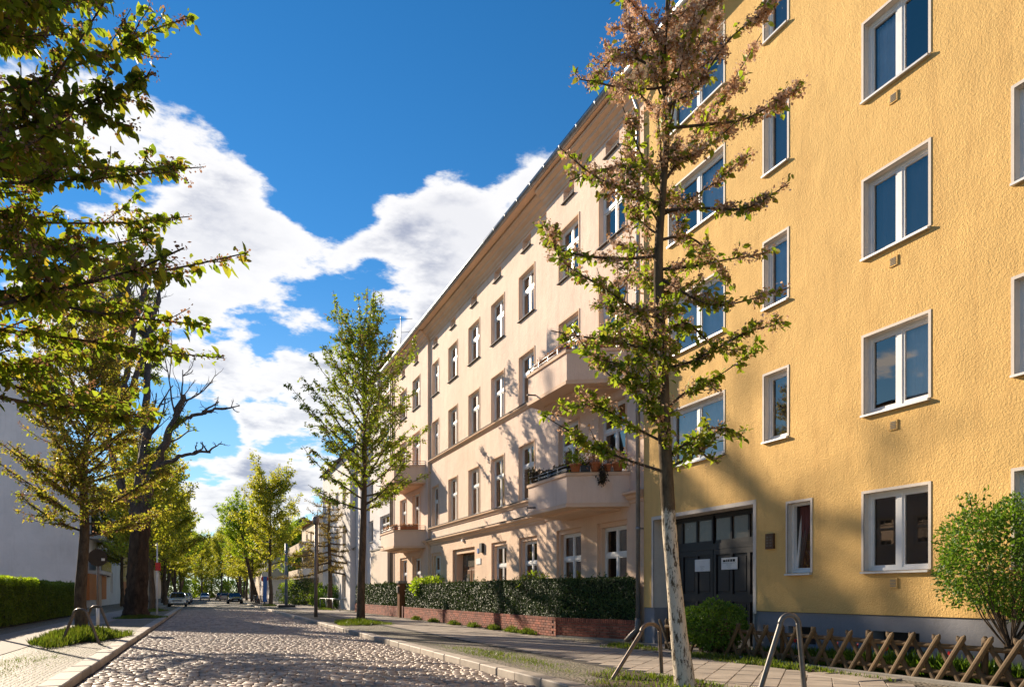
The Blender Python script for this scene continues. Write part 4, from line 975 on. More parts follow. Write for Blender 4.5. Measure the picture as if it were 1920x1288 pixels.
# old tree with the fissured trunk and bare dead limbs
def old_tree():
    b = np.array([-3.4, 45.2, 0.]); t = thing('old_tree', (b[0], b[1], PZ), 'thick old tree with fissured trunk and bare dead limbs on the left', 'tree', 'street trees')
    T = Tree(31); rg = T.rg
    trunk_mesh(t, [b+np.array(p) for p in ((0, 0, 0), (-.02, 0, .6), (.05, 0, 2), (.15, .05, 4.2), (.3, .1, 6.2))], [.80, .56, .50, .47, .40], 'bark_old', 5, 28, .075, 40)
    U = np.array([.9245, -.381, 0]); Dp = np.array([.381, .9245, 0])
    P = lambda u, z, d=0.: b+U*u+Dp*d+np.array([0, 0, z])
    def bough(pts, r0, r1, n=18):
        p = ctrl_path(pts, n); p[1:] += rg.normal(0, .05, (n-1, 3)); T.wood(p, np.linspace(r0, r1, n), 8); return p
    def dead(p, d, ln, r, lv):
        n = 7; az = math.atan2(d[1], d[0]); el = math.asin(max(-.95, min(.95, d[2]))); q = bend_path(p, az, el, ln, n, rg, .35, .30)
        T.wood(q, np.linspace(r, r*.45, n), 6 if lv > 1 else 4)
        if lv > 0:
            for i in range(rg.integers(2, 4)):
                j = rg.integers(2, n); dd = unit(q[j]-q[j-1])+rg.normal(0, .55, 3); dd[2] += .15; dead(q[j], unit(dd), ln*rg.uniform(.35, .6), r*.5, lv-1)
    a = bough([P(.2, 5.6), P(.3, 8), P(.6, 10), P(.9, 11.5)], .36, .17); c = bough([P(.35, 5.8), P(1.0, 8.2), P(1.9, 10.4), P(2.6, 12.2)], .28, .14)
    e = bough([P(.1, 5.5), P(-.9, 7.6), P(-1.6, 10)], .3, .14); f = bough([P(1.0, 8.2), P(2.6, 8.9), P(4.0, 9.1)], .13, .05)
    Y = lambda x, y, z: b+np.array([x, y, z]); hi = bough([P(-1.6, 10), Y(-1.6, 2.5, 12.5), Y(-1.0, 4.0, 16.5), Y(-.9, 5.0, 20)], .26, .14); h2 = bough([P(-1.6, 10), Y(-2.6, 3.2, 13), Y(-2.4, 6.0, 18.5)], .22, .13); h3 = bough([P(.3, 8), Y(.2, 3, 12), Y(.2, 5.5, 16), Y(-.6, 8, 19)], .24, .14)  # tall boughs added where their shadows reach the yellow wall
    for (x1, y1, z1) in ((-2.0, 3.0, 19.5), (.2, 2.4, 18.8), (-1.5, 7.6, 20.5), (.6, 6.8, 19.8), (-.6, 1.5, 19.2), (-2.6, 5, 19), (.9, 4.4, 19.4)): h4 = bough([Y(-.8, 2.2, 11.5), Y(-.8+.5*x1, 1.2+.6*y1, 14), Y(x1, y1, z1)], .22, .12); dead(h4[-1], unit(np.array([x1*.2, .5, .8])), 2.0, .09, 2); dead(h4[12], unit(np.array([.3, -.6, .6])), 2.2, .09, 2)  # further thick boughs, added for broader shadow streaks on that wall
    g2 = bough([P(1.9, 10.4), P(3.4, 11.1), P(4.9, 11.5)], .13, .05)
    for p, n, ln in ((a, 6, 2.2), (c, 6, 2.2), (f, 4, .9), (g2, 4, 1.0), (e, 4, 2.2), (hi, 12, 2.6), (h2, 10, 2.4), (h3, 12, 2.6)):
        for i in range(n):
            j = rg.integers(len(p)//2, len(p)); dd = unit(p[j]-p[j-1])*.8+U*rg.uniform(-.3, .8)+rg.normal(0, .35, 3)+np.array([0, 0, .35]); dead(p[j], unit(dd), ln*rg.uniform(.6, 1.2), .06, 2)
    for i in range(16):                                       # young shoots, the only green left
        j = rg.integers(4, 17); p = (a, c, e)[i % 3][j]; T.limb(bend_path(p, rg.uniform(0, 6.28), rg.uniform(-.5, .6), rg.uniform(1., 2.4), 8, rg, .2, .2), .03, .2, 3, .4, 5, 1)
    for i in range(30):                                       # high leafy boughs, added to shade the yellow wall
        s0 = (hi, h2, h3)[i % 3][rg.integers(8, 18)]; T.limb(bend_path(s0, rg.uniform(.3, 2.8), rg.uniform(.1, .9), rg.uniform(1.8, 3.6), 9, rg, .2, .15), .08, .2, 3.4, .4, 5, 1, 2.2)
    T.branches('dead_limbs', 'bark_bare', t)
    V, F = T.leaves(34, .08, .15, .4); np_build('crown', V, [F], 'leaf_cherry', t, kind='stuff')
old_tree()

# trees farther along the street: three grown kinds, then copies of them
far_a = cherry((-3.6, 62), 12.0, 3.4, 4.4, 46, 41, 'leafy street tree beyond the old trunk on the left', 'leaf_far', leaf=.24, dens=34, bdens=0, sleeve=.12, prof=lambda q: 1-.55*q**2, el0=.3, el1=1.1, tr=.2, twigs=2.6, tl=.5, diamond=True)
far_b = cherry((6.35, 81), 13.4, 4.2, 4.6, 46, 42, 'pale green street tree by the parked bicycles on the right', 'leaf_far', leaf=.25, dens=30, bdens=0, sleeve=.13, prof=lambda q: 1-.6*q**1.8, el0=.35, el1=1.1, tr=.19, twigs=2.6, tl=.5, diamond=True)
far_c = cherry((6.3, 100), 13.0, 5.5, 4.2, 40, 43, 'leaning street tree just behind the black car', 'leaf_lime', leaf=.26, dens=30, bdens=0, sleeve=.14, prof=lambda q: .8+.5*q-1.0*q**3, el0=.3, el1=1.0, tr=.26, twigs=2.6, tl=.5, diamond=True, lean=(-2.6, 0))
spots = [(far_b, -4.2, 73, .95, 'street tree left of the parked silver car'), (far_a, -4.0, 92, 1.05, 'second tree of the left row beyond the silver car'), (far_c, -5.0, 108, .95, 'lime green tree leaning over the left row of cars'),
         (far_b, -4.2, 126, 1.05, 'left row tree beyond the white car'), (far_a, -4.0, 146, 1.0, 'left row tree near the street end'), (far_c, -5.0, 168, 1.1, 'far lime green tree at the left end of the street'),
         (far_a, 6.6, 118, 1.0, 'right row tree beyond the black car'), (far_b, 6.8, 137, 1.0, 'right row tree by the far white house'), (far_a, 6.6, 158, 1.05, 'right row tree near the street end'), (far_c, 7.6, 180, 1.05, 'far lime green tree at the right end of the street'),
         (far_a, -.5, 215, 1.2, 'far tree in the middle where the street closes'), (far_b, 4.5, 225, 1.25, 'far tree right of the middle where the street closes'), (far_c, -6, 205, 1.2, 'far lime green tree left of the middle where the street closes'),
         (far_b, 9.5, 205, 1.2, 'far tree closing the street on the right'), (far_a, -9, 190, 1.2, 'far tree closing the street on the left'), (far_b, -7.6, 84, .9, 'green tree in the left front gardens'), (far_b, 13.0, 118, .85, 'bright green tree in the right front gardens')]
spots += [(far_c if i % 3 == 0 else (far_a if i % 3 == 1 else far_b), -30+i*4.6, 245+(i % 2)*14, 1.5, lb_) for i, lb_ in enumerate(('leftmost', 'second', 'third', 'fourth', 'fifth', 'sixth', 'seventh', 'eighth', 'ninth', 'tenth', 'eleventh', 'twelfth', 'thirteenth'))]
spots = [(a_, b_, c_, d_, e_ if ' ' in e_ else e_+' tree from the left in the wood closing the street') for (a_, b_, c_, d_, e_) in spots]
for i, (src, x, y, sc, lb) in enumerate(spots):
    dup(src, (x, y, PZ), i*1.3, sc, lb, 'street trees', {'leaf_far': 'leaf_lime'} if 'bright' in lb else None)

# leafless tree at the far right
def bare_tree():
    b = np.array([6.4, 148, 0.]); t = thing('bare_tree', (b[0], b[1], PZ), 'leafless fine-branched tree above the far cars', 'tree', 'street trees')
    T = Tree(55); rg = T.rg
    trunk_mesh(t, [b+np.array(p) for p in ((0, 0, 0), (-.3, 0, 4), (-.8, 0, 8), (-1.2, 0, 13))], [.3, .24, .18, .06], 'bark_bare', 6, 10)
    for i in range(46):
        z = rg.uniform(5, 14.5); p0 = b+np.array([-.1*z, 0, min(z, 13)]); T.limb(bend_path(p0, i*2.4, rg.uniform(.3, 1.1), rg.uniform(2.5, 5.5), 9, rg, .4, .12), .05, 1, 1.6, .5, 4, 1)
    T.branches('branches', 'bark_bare', t)
bare_tree()

# larch with long sweeping boughs in the front garden
def larch():
    b = np.array([9.3, 61., 0.]); t = thing('larch_tree', (b[0], b[1], PZ), 'brownish conifer with long sweeping boughs behind the lamp post', 'tree')
    T = Tree(61); rg = T.rg
    trunk_mesh(t, [b+np.array(p) for p in ((0, 0, 0), (.05, 0, 2.5), (-.05, 0, 6), (0, 0, 9.2))], [.22, .17, .11, .02], 'bark_cherry', 8, 10)
    T.limb(np.array([b+np.array((-1.0, -.4, z)) for z in np.linspace(3.2, 8, 9)]), .1, .9, 0, 0, 6, 0)
    for i in range(34):
        q = i/34; z = 3.2+5.8*q; ln = (5.2-3.8*q)*rg.uniform(.7, 1.1); az = i*2.4
        T.limb(bend_path(b+np.array((0, 0, z)), az, -.28+.3*q, ln, 10, rg, .75, .07), .085*(1-.6*q), .1, 3.0, .32, 5, 1)
    T.branches('branches', 'bark_cherry', t)
    V, F = T.leaves(70, .07, .14, .5, .3, True); np_build('crown', V, [F], 'needle', t, kind='stuff')
larch()
# ================================================================ garden wall, hedge
def garden_wall():
    A = np.array([9.90, 20.6]); Bq = np.array([10.90, 17.50]); d = (Bq-A)/np.linalg.norm(Bq-A); ln = np.linalg.norm(Bq-A); nrm = np.array([d[1], -d[0]])
    if nrm[0] > 0: nrm = -nrm
    w = thing('garden_wall', (10.2, 30, PZ), 'low red brick garden wall under the ivy hedge of the pink house', 'wall')
    ang = math.atan2(d[1], d[0])
    core = G(); inn = .03
    c0 = A-nrm*.16; c1 = Bq-nrm*.16; f0 = A-nrm*inn; f1 = Bq-nrm*inn
    core.prism([tuple(f0), tuple(f1), tuple(c1), tuple(c0)], .02, .66); core.box(9.93, 10.12, 20.62, 39.3, .02, .63); core.build('mortar_core', 'mortar', w)
    base = G(); base.prism([tuple(A+nrm*.01), tuple(Bq+nrm*.01), tuple(Bq-nrm*.02), tuple(A-nrm*.02)], .0, .16); base.build('wall_footing', 'concrete', w)
    def bm(l, h, t):
        g = G(); g.chbox(-l/2, l/2, -t/2, t/2, -h/2, h/2, .006); me = bpy.data.meshes.new('brick'); me.from_pydata(g.v, [], g.f); me.materials.append(MATS['brick_red']); return me, g
    st, he, up = bm(.238, .070, .10), bm(.115, .070, .10), bm(.070, .115, .12)
    def put(m, s, z, out):
        p = A+d*s+nrm*(out-.05); o = link('brick', m[0], (p[0], p[1], z), w, (random.uniform(-.01, .01), random.uniform(-.01, .01), ang+random.uniform(-.012, .012)))
    for c in range(5):
        s = -.0 if c % 2 else -.0; z = .205+c*.083; s = 0.0; k = 0
        pat = [(he, .115), (st, .238)] if c % 2 else [(st, .238)]
        while s < ln-.06:
            m, l = pat[min(k, len(pat)-1)] if c % 2 == 0 else ((he, .115) if k == 0 else (st, .238))
            if s+l > ln: m, l = he, .115
            put(m, s+l/2, z, random.uniform(-.003, .003)); s += l+.012; k += 1
    s = 0
    while s < ln-.04: put(up, s+.035, .205+5*.083+.022, .006); s += .083
    # front along the pavement
    fr = G()
    def brick(g, y0, y1, z0, z1, x): g.chbox(x, x+.10, y0, y1, z0, z1, .006)
    for (ya, yb) in ((20.66, 39.25), (40.65, 53.4)):
        for c in range(6):
            y = ya+(.125 if c % 2 else 0); z = .12+c*.081
            while y < yb-.05: l = min(.238, yb-y); brick(fr, y, y+l, z, z+.070, 9.90+random.uniform(-.004, .004)); y += .25
        y = ya
        while y < yb-.05: brick(fr, y, y+.07, .606, .70, 9.893); y += .082
    for c in range(6): brick(fr, 20.53, 20.648, .12+c*.081, .19+c*.081, 9.90)
    brick(fr, 20.53, 20.648, .606, .70, 9.893); fr.build('front_bricks', 'brick_red', w, 'stuff')
    G().box(9.93, 10.12, 40.66, 53.4, .02, .63).build('mortar_core', 'mortar', w)
    for y in (39.3, 40.42): G().chbox(9.86, 10.2, y, y+.24, .0, .74, .01).build('wall_pier', 'brick_dark', w)
garden_wall()
def hedge(name, quads, core, dens, size, mat, label, seed, tilt=.5, depth=.06, cat='hedge', wr=.6):
    V, F = scatter_quads(quads, dens, size, np.random.default_rng(seed), tilt, depth, False, wr)
    rg = np.random.default_rng(seed+300); SP = []                      # stray shoots over the clipped top
    for (o, u, v, nrm) in quads:
        if nrm[2] < .9: continue
        o, u, v = (np.array(k_, float) for k_ in (o, u, v)); m = int(np.linalg.norm(u)*5)
        for i in range(m):
            b0 = o+rg.random()*u+rg.random()*v; hgt = rg.uniform(.04, .24)*rg.random()**.5; kk = int(4+hgt*45); tl = rg.normal(0, .3, 2)
            f = rg.random((kk, 1)); SP.append(b0+np.concatenate([f*hgt*tl[None], f*hgt], 1)+rg.normal(0, .015, (kk, 3)))
    SP = np.concatenate(SP); V2, F2 = leaf_arrays(SP, rg.normal(0, .6, SP.shape)+np.array([0, 0, .5]), rg.normal(0, 1, SP.shape), size*rg.uniform(.6, 1.2, len(SP)), size*wr)
    F = np.concatenate([F, F2+len(V)]); V = np.concatenate([V, V2])
    lo = V.min(0); t = thing(name, ((V[:, 0].min()+V[:, 0].max())/2, (V[:, 1].min()+V[:, 1].max())/2, max(.0, lo[2])), label, cat)
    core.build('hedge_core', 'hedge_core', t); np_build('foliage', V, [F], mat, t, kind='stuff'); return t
# right hedge: long front and slanted end
Z0, Z1 = .70, 1.86
q = [((9.98, 20.55, Z0), (0, 3.2, 0), (0, 0, Z1-Z0), (-1, 0, 0)), ((9.98, 20.55, Z1), (0, 18.7, 0), (.8, 0, 0), (0, 0, 1)), ((9.98, 20.55, Z0), (.95, -2.95, 0), (0, 0, Z1-Z0), (-.95, -.31, 0)), ((9.98, 20.6, Z1), (.95, -2.95, 0), (.3, .7, 0), (0, 0, 1)),
     ((10.93, 17.6, Z0), (.12, .05, 0), (0, 0, Z1-Z0), (.3, -1, 0)), ((9.98, 39.25, Z0), (.8, 0, 0), (0, 0, Z1-Z0), (0, 1, 0))]
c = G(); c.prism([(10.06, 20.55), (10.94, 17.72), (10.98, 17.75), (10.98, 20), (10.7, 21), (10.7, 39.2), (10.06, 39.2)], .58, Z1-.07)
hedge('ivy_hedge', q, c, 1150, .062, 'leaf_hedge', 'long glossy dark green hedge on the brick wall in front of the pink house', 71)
V, F = scatter_quads([((9.98, 23.7, Z0), (0, 15.5, 0), (0, 0, Z1-Z0), (-1, 0, 0))], 620, .075, np.random.default_rng(72), .5, .06)
hd = bpy.data.objects['ivy_hedge']; np_build('foliage', V, [F], 'leaf_hedge', hd, kind='stuff')
q = [((9.98, 40.7, Z0), (0, 12.7, 0), (0, 0, 1.25), (-1, 0, 0)), ((9.98, 40.7, 1.95), (0, 12.7, 0), (.8, 0, 0), (0, 0, 1)), ((9.98, 40.7, Z0), (.8, 0, 0), (0, 0, 1.25), (0, -1, 0))]
hedge('ivy_hedge', q, G().box(10.05, 10.7, 40.76, 53.3, .5, 1.88), 430, .09, 'leaf_hedge', 'shorter dark green hedge beyond the gate pillar of the pink house', 73)
# left hedge, clipped conifer
q = [((-7.0, 26, .2), (0, 25, 0), (0, 0, 1.7), (1, 0, 0)), ((-8.1, 26, 1.92), (0, 25, 0), (1.1, 0, 0), (0, 0, 1)), ((-8.1, 26, .2), (1.1, 0, 0), (0, 0, 1.7), (0, -1, 0)), ((-8.1, 51, .2), (1.1, 0, 0), (0, 0, 1.6), (0, 1, 0))]
hedge('clipped_hedge', q, G().box(-8.0, -7.12, 26.1, 50.9, .1, 1.8), 620, .10, 'leaf_yew', 'clipped green hedge in front of the grey gable wall on the left', 74, .9, .17, wr=.35)
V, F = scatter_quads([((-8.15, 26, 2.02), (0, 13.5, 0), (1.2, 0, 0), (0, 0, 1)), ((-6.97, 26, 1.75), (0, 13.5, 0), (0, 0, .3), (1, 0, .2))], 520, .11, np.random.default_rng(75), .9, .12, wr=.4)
np_build('sunlit_tint_leaves', V, [F], 'leaf_lime', bpy.data.objects['clipped_hedge'], kind='stuff')  # lime leaves: sunlight on the near hedge top put into leaf colour
# gate pillar with letter box
p = thing('gate_pillar', (9.95, 39.97, PZ), 'brown gate pillar with grey letter box and stone cap in the hedge gap', 'pillar')
G().chbox(9.78, 10.12, 39.72, 40.22, .0, 1.95, .012).build('shaft', 'door_wood', p); G().chbox(9.70, 10.2, 39.64, 40.30, 1.952, 2.10, .03).build('cap', 'concrete', p)
G().chbox(9.70, 9.775, 39.80, 40.14, 1.45, 1.80, .01).build('letter_box', 'steel', p)

# shrubs
def bush(name, c, r, n, size, mat, label, seed, squash=1., trunk=None, inner=.45, spikes=0, base=.1, cat='bush', group=None):
    rg = np.random.default_rng(seed); t = thing(name, (c[0], c[1], base), label, cat, group); C = np.array(c, float)
    dirs = unit(rg.normal(0, 1, (n, 3))); lum = 1+.13*np.sin(dirs[:, 0]*5+seed)*np.sin(dirs[:, 1]*6)+.1*np.sin(dirs[:, 2]*7+dirs[:, 0]*4)
    rad = (inner+(1-inner)*rg.random(n)**.45)*lum; P = C+dirs*rad[:, None]*np.array([r, r, r*squash])
    D = dirs+rg.normal(0, .8, (n, 3)); Nn = dirs+rg.normal(0, .6, (n, 3)); L_ = size*rg.uniform(.6, 1.3, n)
    keep = P[:, 2] > base+.03
    V, F = leaf_arrays(P[keep], D[keep], Nn[keep], L_[keep], L_[keep]*.55); np_build('foliage', V, [F], mat, t, kind='stuff')
    T = Tree(seed+1)
    m = 40 if trunk else 22
    for i in range(m):
        d_ = unit(rg.normal(0, 1, 3)); d_[2] = abs(d_[2])*.6-.15; e = C+d_*np.array([r, r, r*squash])*rg.uniform(.6, .95)
        s0 = np.array([c[0]+rg.normal(0, .03), c[1]+rg.normal(0, .03), base]) if not trunk else np.array([c[0]+rg.normal(0, .02), c[1]+rg.normal(0, .02), trunk])
        mid = (s0+e)/2+rg.normal(0, .05, 3)-np.array([0, 0, .05]); T.wood(ctrl_path([s0, mid, e], 6), np.linspace(.014, .003, 6), 4)
    if trunk:
        for i in range(3): T.wood(ctrl_path([(c[0]+rg.normal(0, .05), c[1]+rg.normal(0, .05), base), (c[0]+rg.normal(0, .04), c[1]+rg.normal(0, .04), trunk)], 5), np.linspace(.03, .02, 5), 6)
    for i in range(spikes):
        s0 = C+np.array([rg.uniform(-.5, .1)*r*.3, rg.uniform(.2, .75)*r, r*squash*.75]); pth = bend_path(s0, rg.uniform(0, 6), 1.3, rg.uniform(.3, .5), 6, rg, 0, .1); T.wood(pth, np.linspace(.006, .002, 6), 4)
        m_ = 26; u = rg.random(m_); pp = s0+(pth[-1]-s0)*u[:, None]+rg.normal(0, .02, (m_, 3)); V, F = leaf_arrays(pp, rg.normal(0, .6, (m_, 3))+np.array([0, 0, .5]), rg.normal(0, 1, (m_, 3)), .06, .035); np_build('shoot', V, [F], mat, t, kind='stuff')
    T.branches('stems', 'bark_cherry', t); return t
bush('round_shrub', (10.38, 6.98, 1.92), .90, 12000, .055, 'leaf_bush', 'rounded green shrub on thin stems at the right edge before the yellow wall', 81, .92, .7, .5, 5, cat='shrub')
bush('garden_bush', (10.1, 13.2, .74), .74, 6500, .065, 'leaf_bush', 'bright green bush spilling over the lattice fence by the gate', 82, .72)
bush('garden_bush', (10.55, 23.6, 1.75), .55, 700, .09, 'leaf_cherry', 'loose shrub rising above the hedge before the pink windows', 83, .8)
bush('garden_bush', (10.6, 36.9, 1.75), .95, 1800, .13, 'leaf_lime', 'light green bush above the hedge left of the pink entrance', 84, .55)
bush('garden_bush', (9.7, 64.6, .95), 1.3, 3800, .14, 'leaf_bush', 'round green bush behind the tubular railing on the right', 85, .85)
bush('garden_bush', (10.8, 74, 1.1), 1.6, 3400, .16, 'leaf_yew', 'dark garden bush right of the tall blue-grey pole', 86, .9)
bush('garden_bush', (10.4, 86, 1.2), 2.0, 3600, .18, 'leaf_hedge', 'dark shrub behind the blue-grey pole on the right', 87, .85)
bush('garden_bush', (10.4, 98, 1.2), 2.0, 2600, .2, 'leaf_lime', 'yellow green shrub behind the row of bicycles', 88, 1.0)
for i, (x, y) in enumerate(((-8, 228), (-2.5, 236), (3, 232), (8.5, 238))): bush('garden_bush', (x, y, 2.4), 4.2, 2600, .5, ('leaf_far', 'leaf_lime')[i % 2], ('leftmost', 'second', 'third', 'rightmost')[i]+' round bush from the left under the trees closing the street', 140+i, .8, group='bushes closing the street')
bush('garden_bush', (-7.6, 29.6, 2.05), .45, 700, .09, 'leaf_lime', 'loose yellow-green shoots above the left hedge', 89, .7)

# ---------------------------------------------------------------- grass and soil
def grass(name, cx, cy, rx, ry, n, h, seed, label, z=PZ-.01, mat='grass', soil=True):
    rg = np.random.default_rng(seed); t = thing(name, (cx, cy, z), label, 'grass'); t['kind'] = 'stuff'
    a = rg.uniform(0, 6.283, n); q = np.sqrt(rg.random(n))*(1+.25*np.sin(a*3+seed)+.15*np.sin(a*7)); P = np.stack([cx+np.cos(a)*q*rx, cy+np.sin(a)*q*ry, np.full(n, z)], 1)
    D = rg.normal(0, .45, (n, 3)); D[:, 2] = 1; L_ = h*rg.uniform(.35, 1.2, n)*(1.15-.6*np.clip(q, 0, 1)); Nn = rg.normal(0, 1, (n, 3)); Nn[:, 2] = 0
    V, F = leaf_arrays(P, D, Nn, L_, np.minimum(L_*.2, .022)); np_build('blades', V, [F], mat, t, kind='stuff')
    if soil:
        m = 28; aa = np.arange(m)*2*math.pi/m; rr = 1.02+.2*np.sin(aa*3+seed)+.12*np.sin(aa*7+1)
        V = np.concatenate([[[cx, cy, z+.05]], np.stack([cx+np.cos(aa)*rr*rx*.6, cy+np.sin(aa)*rr*ry*.6, np.full(m, z+.035)+rg.normal(0, .008, m)], 1), np.stack([cx+np.cos(aa)*rr*rx, cy+np.sin(aa)*rr*ry, np.full(m, z-.006)], 1)])
        i = np.arange(m); j = (i+1) % m; np_build('earth', V, [np.stack([np.zeros(m, int), 1+i, 1+j], 1), np.stack([1+i, 1+m+i, 1+m+j, 1+j], 1)], 'soil', t, smooth=True)
    return t
grass('grass_patch', -3.35, 25.0, .95, 3.3, 6200, .38, 1, 'lush grass round the bike stands at the left tree')
grass('grass_patch', -3.2, 44.6, 1.1, 2.0, 2600, .22, 2, 'grass round the foot of the thick old trunk')
grass('grass_patch', 6.2, 32.6, 1.0, 2.4, 3400, .24, 3, 'grass mound round the foot of the slender cherry tree')
grass('grass_patch', 6.15, 9.3, .85, 1.7, 1500, .13, 4, 'bare soil with thin grass round the limewashed tree')
grass('grass_patch', 9.55, 15.7, .5, 1.0, 1200, .14, 5, 'grass strip at the driveway corner beside the fence end')
grass('grass_patch', 9.55, 11.4, .32, 2.4, 2600, .16, 6, 'low weeds along the foot of the lattice fence')
for i, y in enumerate((22.2, 23.6, 25.4, 27.6, 30.0, 33.0, 36.0)):
    grass('weed_tuft', 9.72, y, .16, .55, 420, .24, 20+i, ('nearest', 'second', 'third', 'fourth', 'fifth', 'sixth', 'farthest')[i]+' tuft of green weeds along the brick wall foot', soil=False)['group'] = 'weeds along the brick wall'
grass('grass_patch', 5.75, 14.5, .5, 3.4, 1500, .08, 8, 'thin grass between the small setts near the right kerb', soil=False)
grass('grass_patch', -3.2, 16.5, .7, 4.5, 1800, .05, 9, 'thin grass between the small setts near the left kerb', soil=False)
grass('grass_patch', 8.9, 60.5, .5, 2.6, 900, .2, 11, 'grass verge before the tubular railing')
grass('grass_patch', 6.3, 80.4, .7, 2.0, 700, .25, 12, 'grass at the foot of the tree by the bicycles')
grass('grass_patch', -3.3, 60.5, .7, 2.4, 700, .25, 13, 'grass at the foot of the far left tree')
tag(G().box(10.16, 11.0, 4, 12.85, .02, .15).build('flower_bed', 'soil'), kind='structure')
tag(G().chbox(9.98, 10.07, 4, 12.9, .0, .17, .012).build('bed_edging', 'concrete'), kind='structure')
grass('bed_greenery', 10.6, 8.6, .42, 4.4, 8000, .36, 14, 'leafy green plants growing in the bed behind the lattice fence', .14, 'leaf_bush', soil=False)
for i, (x, y) in enumerate(((10.45, 10.15), (10.5, 9.75), (10.35, 9.0), (10.5, 11.2), (10.4, 7.9))):
    t = thing('tulip', (x, y, .14), ('second red tulip from the left in the bed', 'third red tulip from the left in the bed', 'fourth red tulip from the left in the bed', 'leftmost red tulip in the bed behind the fence', 'rightmost red tulip in the bed behind the fence')[i], 'flower', 'red tulips in the bed')
    g = G(); g.tube([(x, y, .14), (x+.01, y, .5)], [.006, .005], 6); g.build('stem', 'leaf_bush', t)
    g = G()
    for k in range(6):
        a = k*PI/3; c_, s_ = math.cos(a), math.sin(a)
        g.add([(x+.01, y, .49), (x+.01+c_*.035-s_*.02, y+s_*.035+c_*.02, .53), (x+.01+c_*.03, y+s_*.03, .575), (x+.01+c_*.035+s_*.02, y+s_*.035-c_*.02, .53)], [(0, 1, 2, 3)], True)
    g.build('bloom', 'tulip_red', t)

# ---------------------------------------------------------------- lattice fence of half-round poles
def lattice():
    t = thing('lattice_fence', (10.1, 9.2, PZ), 'low crossed-pole wooden lattice fence before the yellow house', 'fence')
    for (dx, z) in ((0.03, .66), (0.03, .27)):
        g = G(); g.tube([(10.1+dx, 3.6, z), (10.1+dx, 15.0, z)], [.038, .038], 8); g.build('rail', 'wood_pale', t)
    def pole(dirn):
        ang = R(33)*dirn; L_ = .84; me_g = G(); n = 5
        ring = [(-.036*math.cos(a), .045*math.sin(a)*1.0) for a in np.linspace(-PI/2, PI/2, 6)]
        vs = []; zs = [0, L_-.05, L_]
        for k, z in enumerate(zs):
            for (a, b) in ring: vs.append((a*(1, 1, .55)[k], b*(1, 1, .25)[k], z))
        m = len(ring); fs = [(k*m+i, k*m+(i+1) % m, (k+1)*m+(i+1) % m, (k+1)*m+i) for k in range(2) for i in range(m)]+[tuple(range(m))[::-1], tuple(range(2*m, 3*m))]
        me = bpy.data.meshes.new('fence_pole'); me.from_pydata(vs, [], fs); me.materials.append(MATS['wood_pale']); return me
    m = pole(1)
    y = 3.8
    while y < 15.0:
        for dirn, x, off in ((1, 10.10, 0), (-1, 10.145, .055)):
            if y+off < 14.95: link('fence_pole', m, (x-.04 if dirn > 0 else x-.03, y+off, .13+random.uniform(-.01, .01)), t, (R(33)*dirn+random.uniform(-.03, .03), 0, 0))
        y += .405
    for y in (5.2, 7.2, 9.2, 11.2, 13.2, 15.05):
        g = G(); g.tube([(10.19, y, .05), (10.19, y, .80), (10.19, y, .84)], [.045, .045, .02], 8); g.build('post', 'wood_pale', t)
    g = G(); g.tube([(10.2, 15.1, .62), (10.9, 15.6, .62)], [.035, .035], 8); g.build('rail', 'wood_pale', t)
lattice()

# ---------------------------------------------------------------- bent-tube tree guards / bike stands
def stand(p0, p1, h, r, mat, label, fa=.33, fb=.33):
    """one bent tube: leg, rounded top, leg"""
    p0 = np.array([*p0, .04]); p1 = np.array([*p1, .04]); d = p1-p0; up = np.array([0, 0, 1.]); z = h-.13
    a = p0+d*fa+up*z; b = p1-d*fb+up*z; e = b-a
    top = [a+e*(.5-.5*math.cos(q))+up*.13*math.sin(q) for q in np.linspace(.25, PI-.25, 7)]
    arc = [p0+(a-p0)*i/6 for i in range(6)]+[a]+top+[b]+[b+(p1-b)*i/6 for i in range(1, 7)]
    pth = ctrl_path(arc, 70); t = thing('bike_stand', tuple((p0+p1)/2*np.array([1, 1, 0])+np.array([0, 0, PZ])), label, 'bike stand', 'bent tube bike stands')
    g = G(); g.tube(pth, [r]*70, 14); g.build('tube', mat, t)
    for p in (p0, p1): g = G(); g.disc((p[0], p[1], PZ-.002), (0, 0, 1), r*1.9, .012, 14); g.build('foot_plate', mat, t)
stand((5.62, 9.85), (6.72, 10.05), .92, .030, 'steel_brown', 'bent steel bike stand left of the limewashed tree', .60, .05)
stand((6.72, 7.85), (7.32, 7.62), 1.12, .034, 'steel', 'bent steel bike stand nearest the viewer at the bottom right', .48, .14)
stand((-3.45, 22.3), (-2.5, 22.1), .98, .036, 'steel_brown', 'bent steel bike stand in front of the bronze cherry tree')
stand((-3.7, 27.4), (-2.75, 27.3), .98, .036, 'steel_brown', 'bent steel bike stand behind the bronze cherry tree')

# ---------------------------------------------------------------- poles and signs
def pole(name, x, y, h, r, mat, label, cat, parts=None, base=None):
    t = thing(name, (x, y, PZ), label, cat); g = G(); g.tube([(x, y, .05), (x, y, h)], [r, r*.8], 12); g.build('pole', mat, t)
    if base: G().chbox(x-base, x+base, y-base, y+base, .05, PZ+.22, .02).build('base', 'iron_black', t)
    return t
lp = pole('street_lamp', 5.72, 42.4, 5.2, .10, 'pole_grey', 'brown-grey lamp post standing before the conifer on the right', 'street lamp')
g = G(); g.tube([(5.72, 42.4, 5.2), (5.72, 42.4, 5.3), (5.72, 42.4, 5.62), (5.72, 42.4, 5.7)], [.07, .16, .2, .05], 14); g.build('lamp_head', 'pole_grey', lp)
p2 = pole('tall_pole', 7.0, 71.7, 6.0, .15, 'pole_blue', 'blue-grey pole on a dark square base at the right footway', 'pole', base=.75)
s1 = pole('round_sign', -3.85, 33.2, 3.15, .05, 'pole_grey', 'round traffic sign seen from behind on a grey post at left', 'sign')
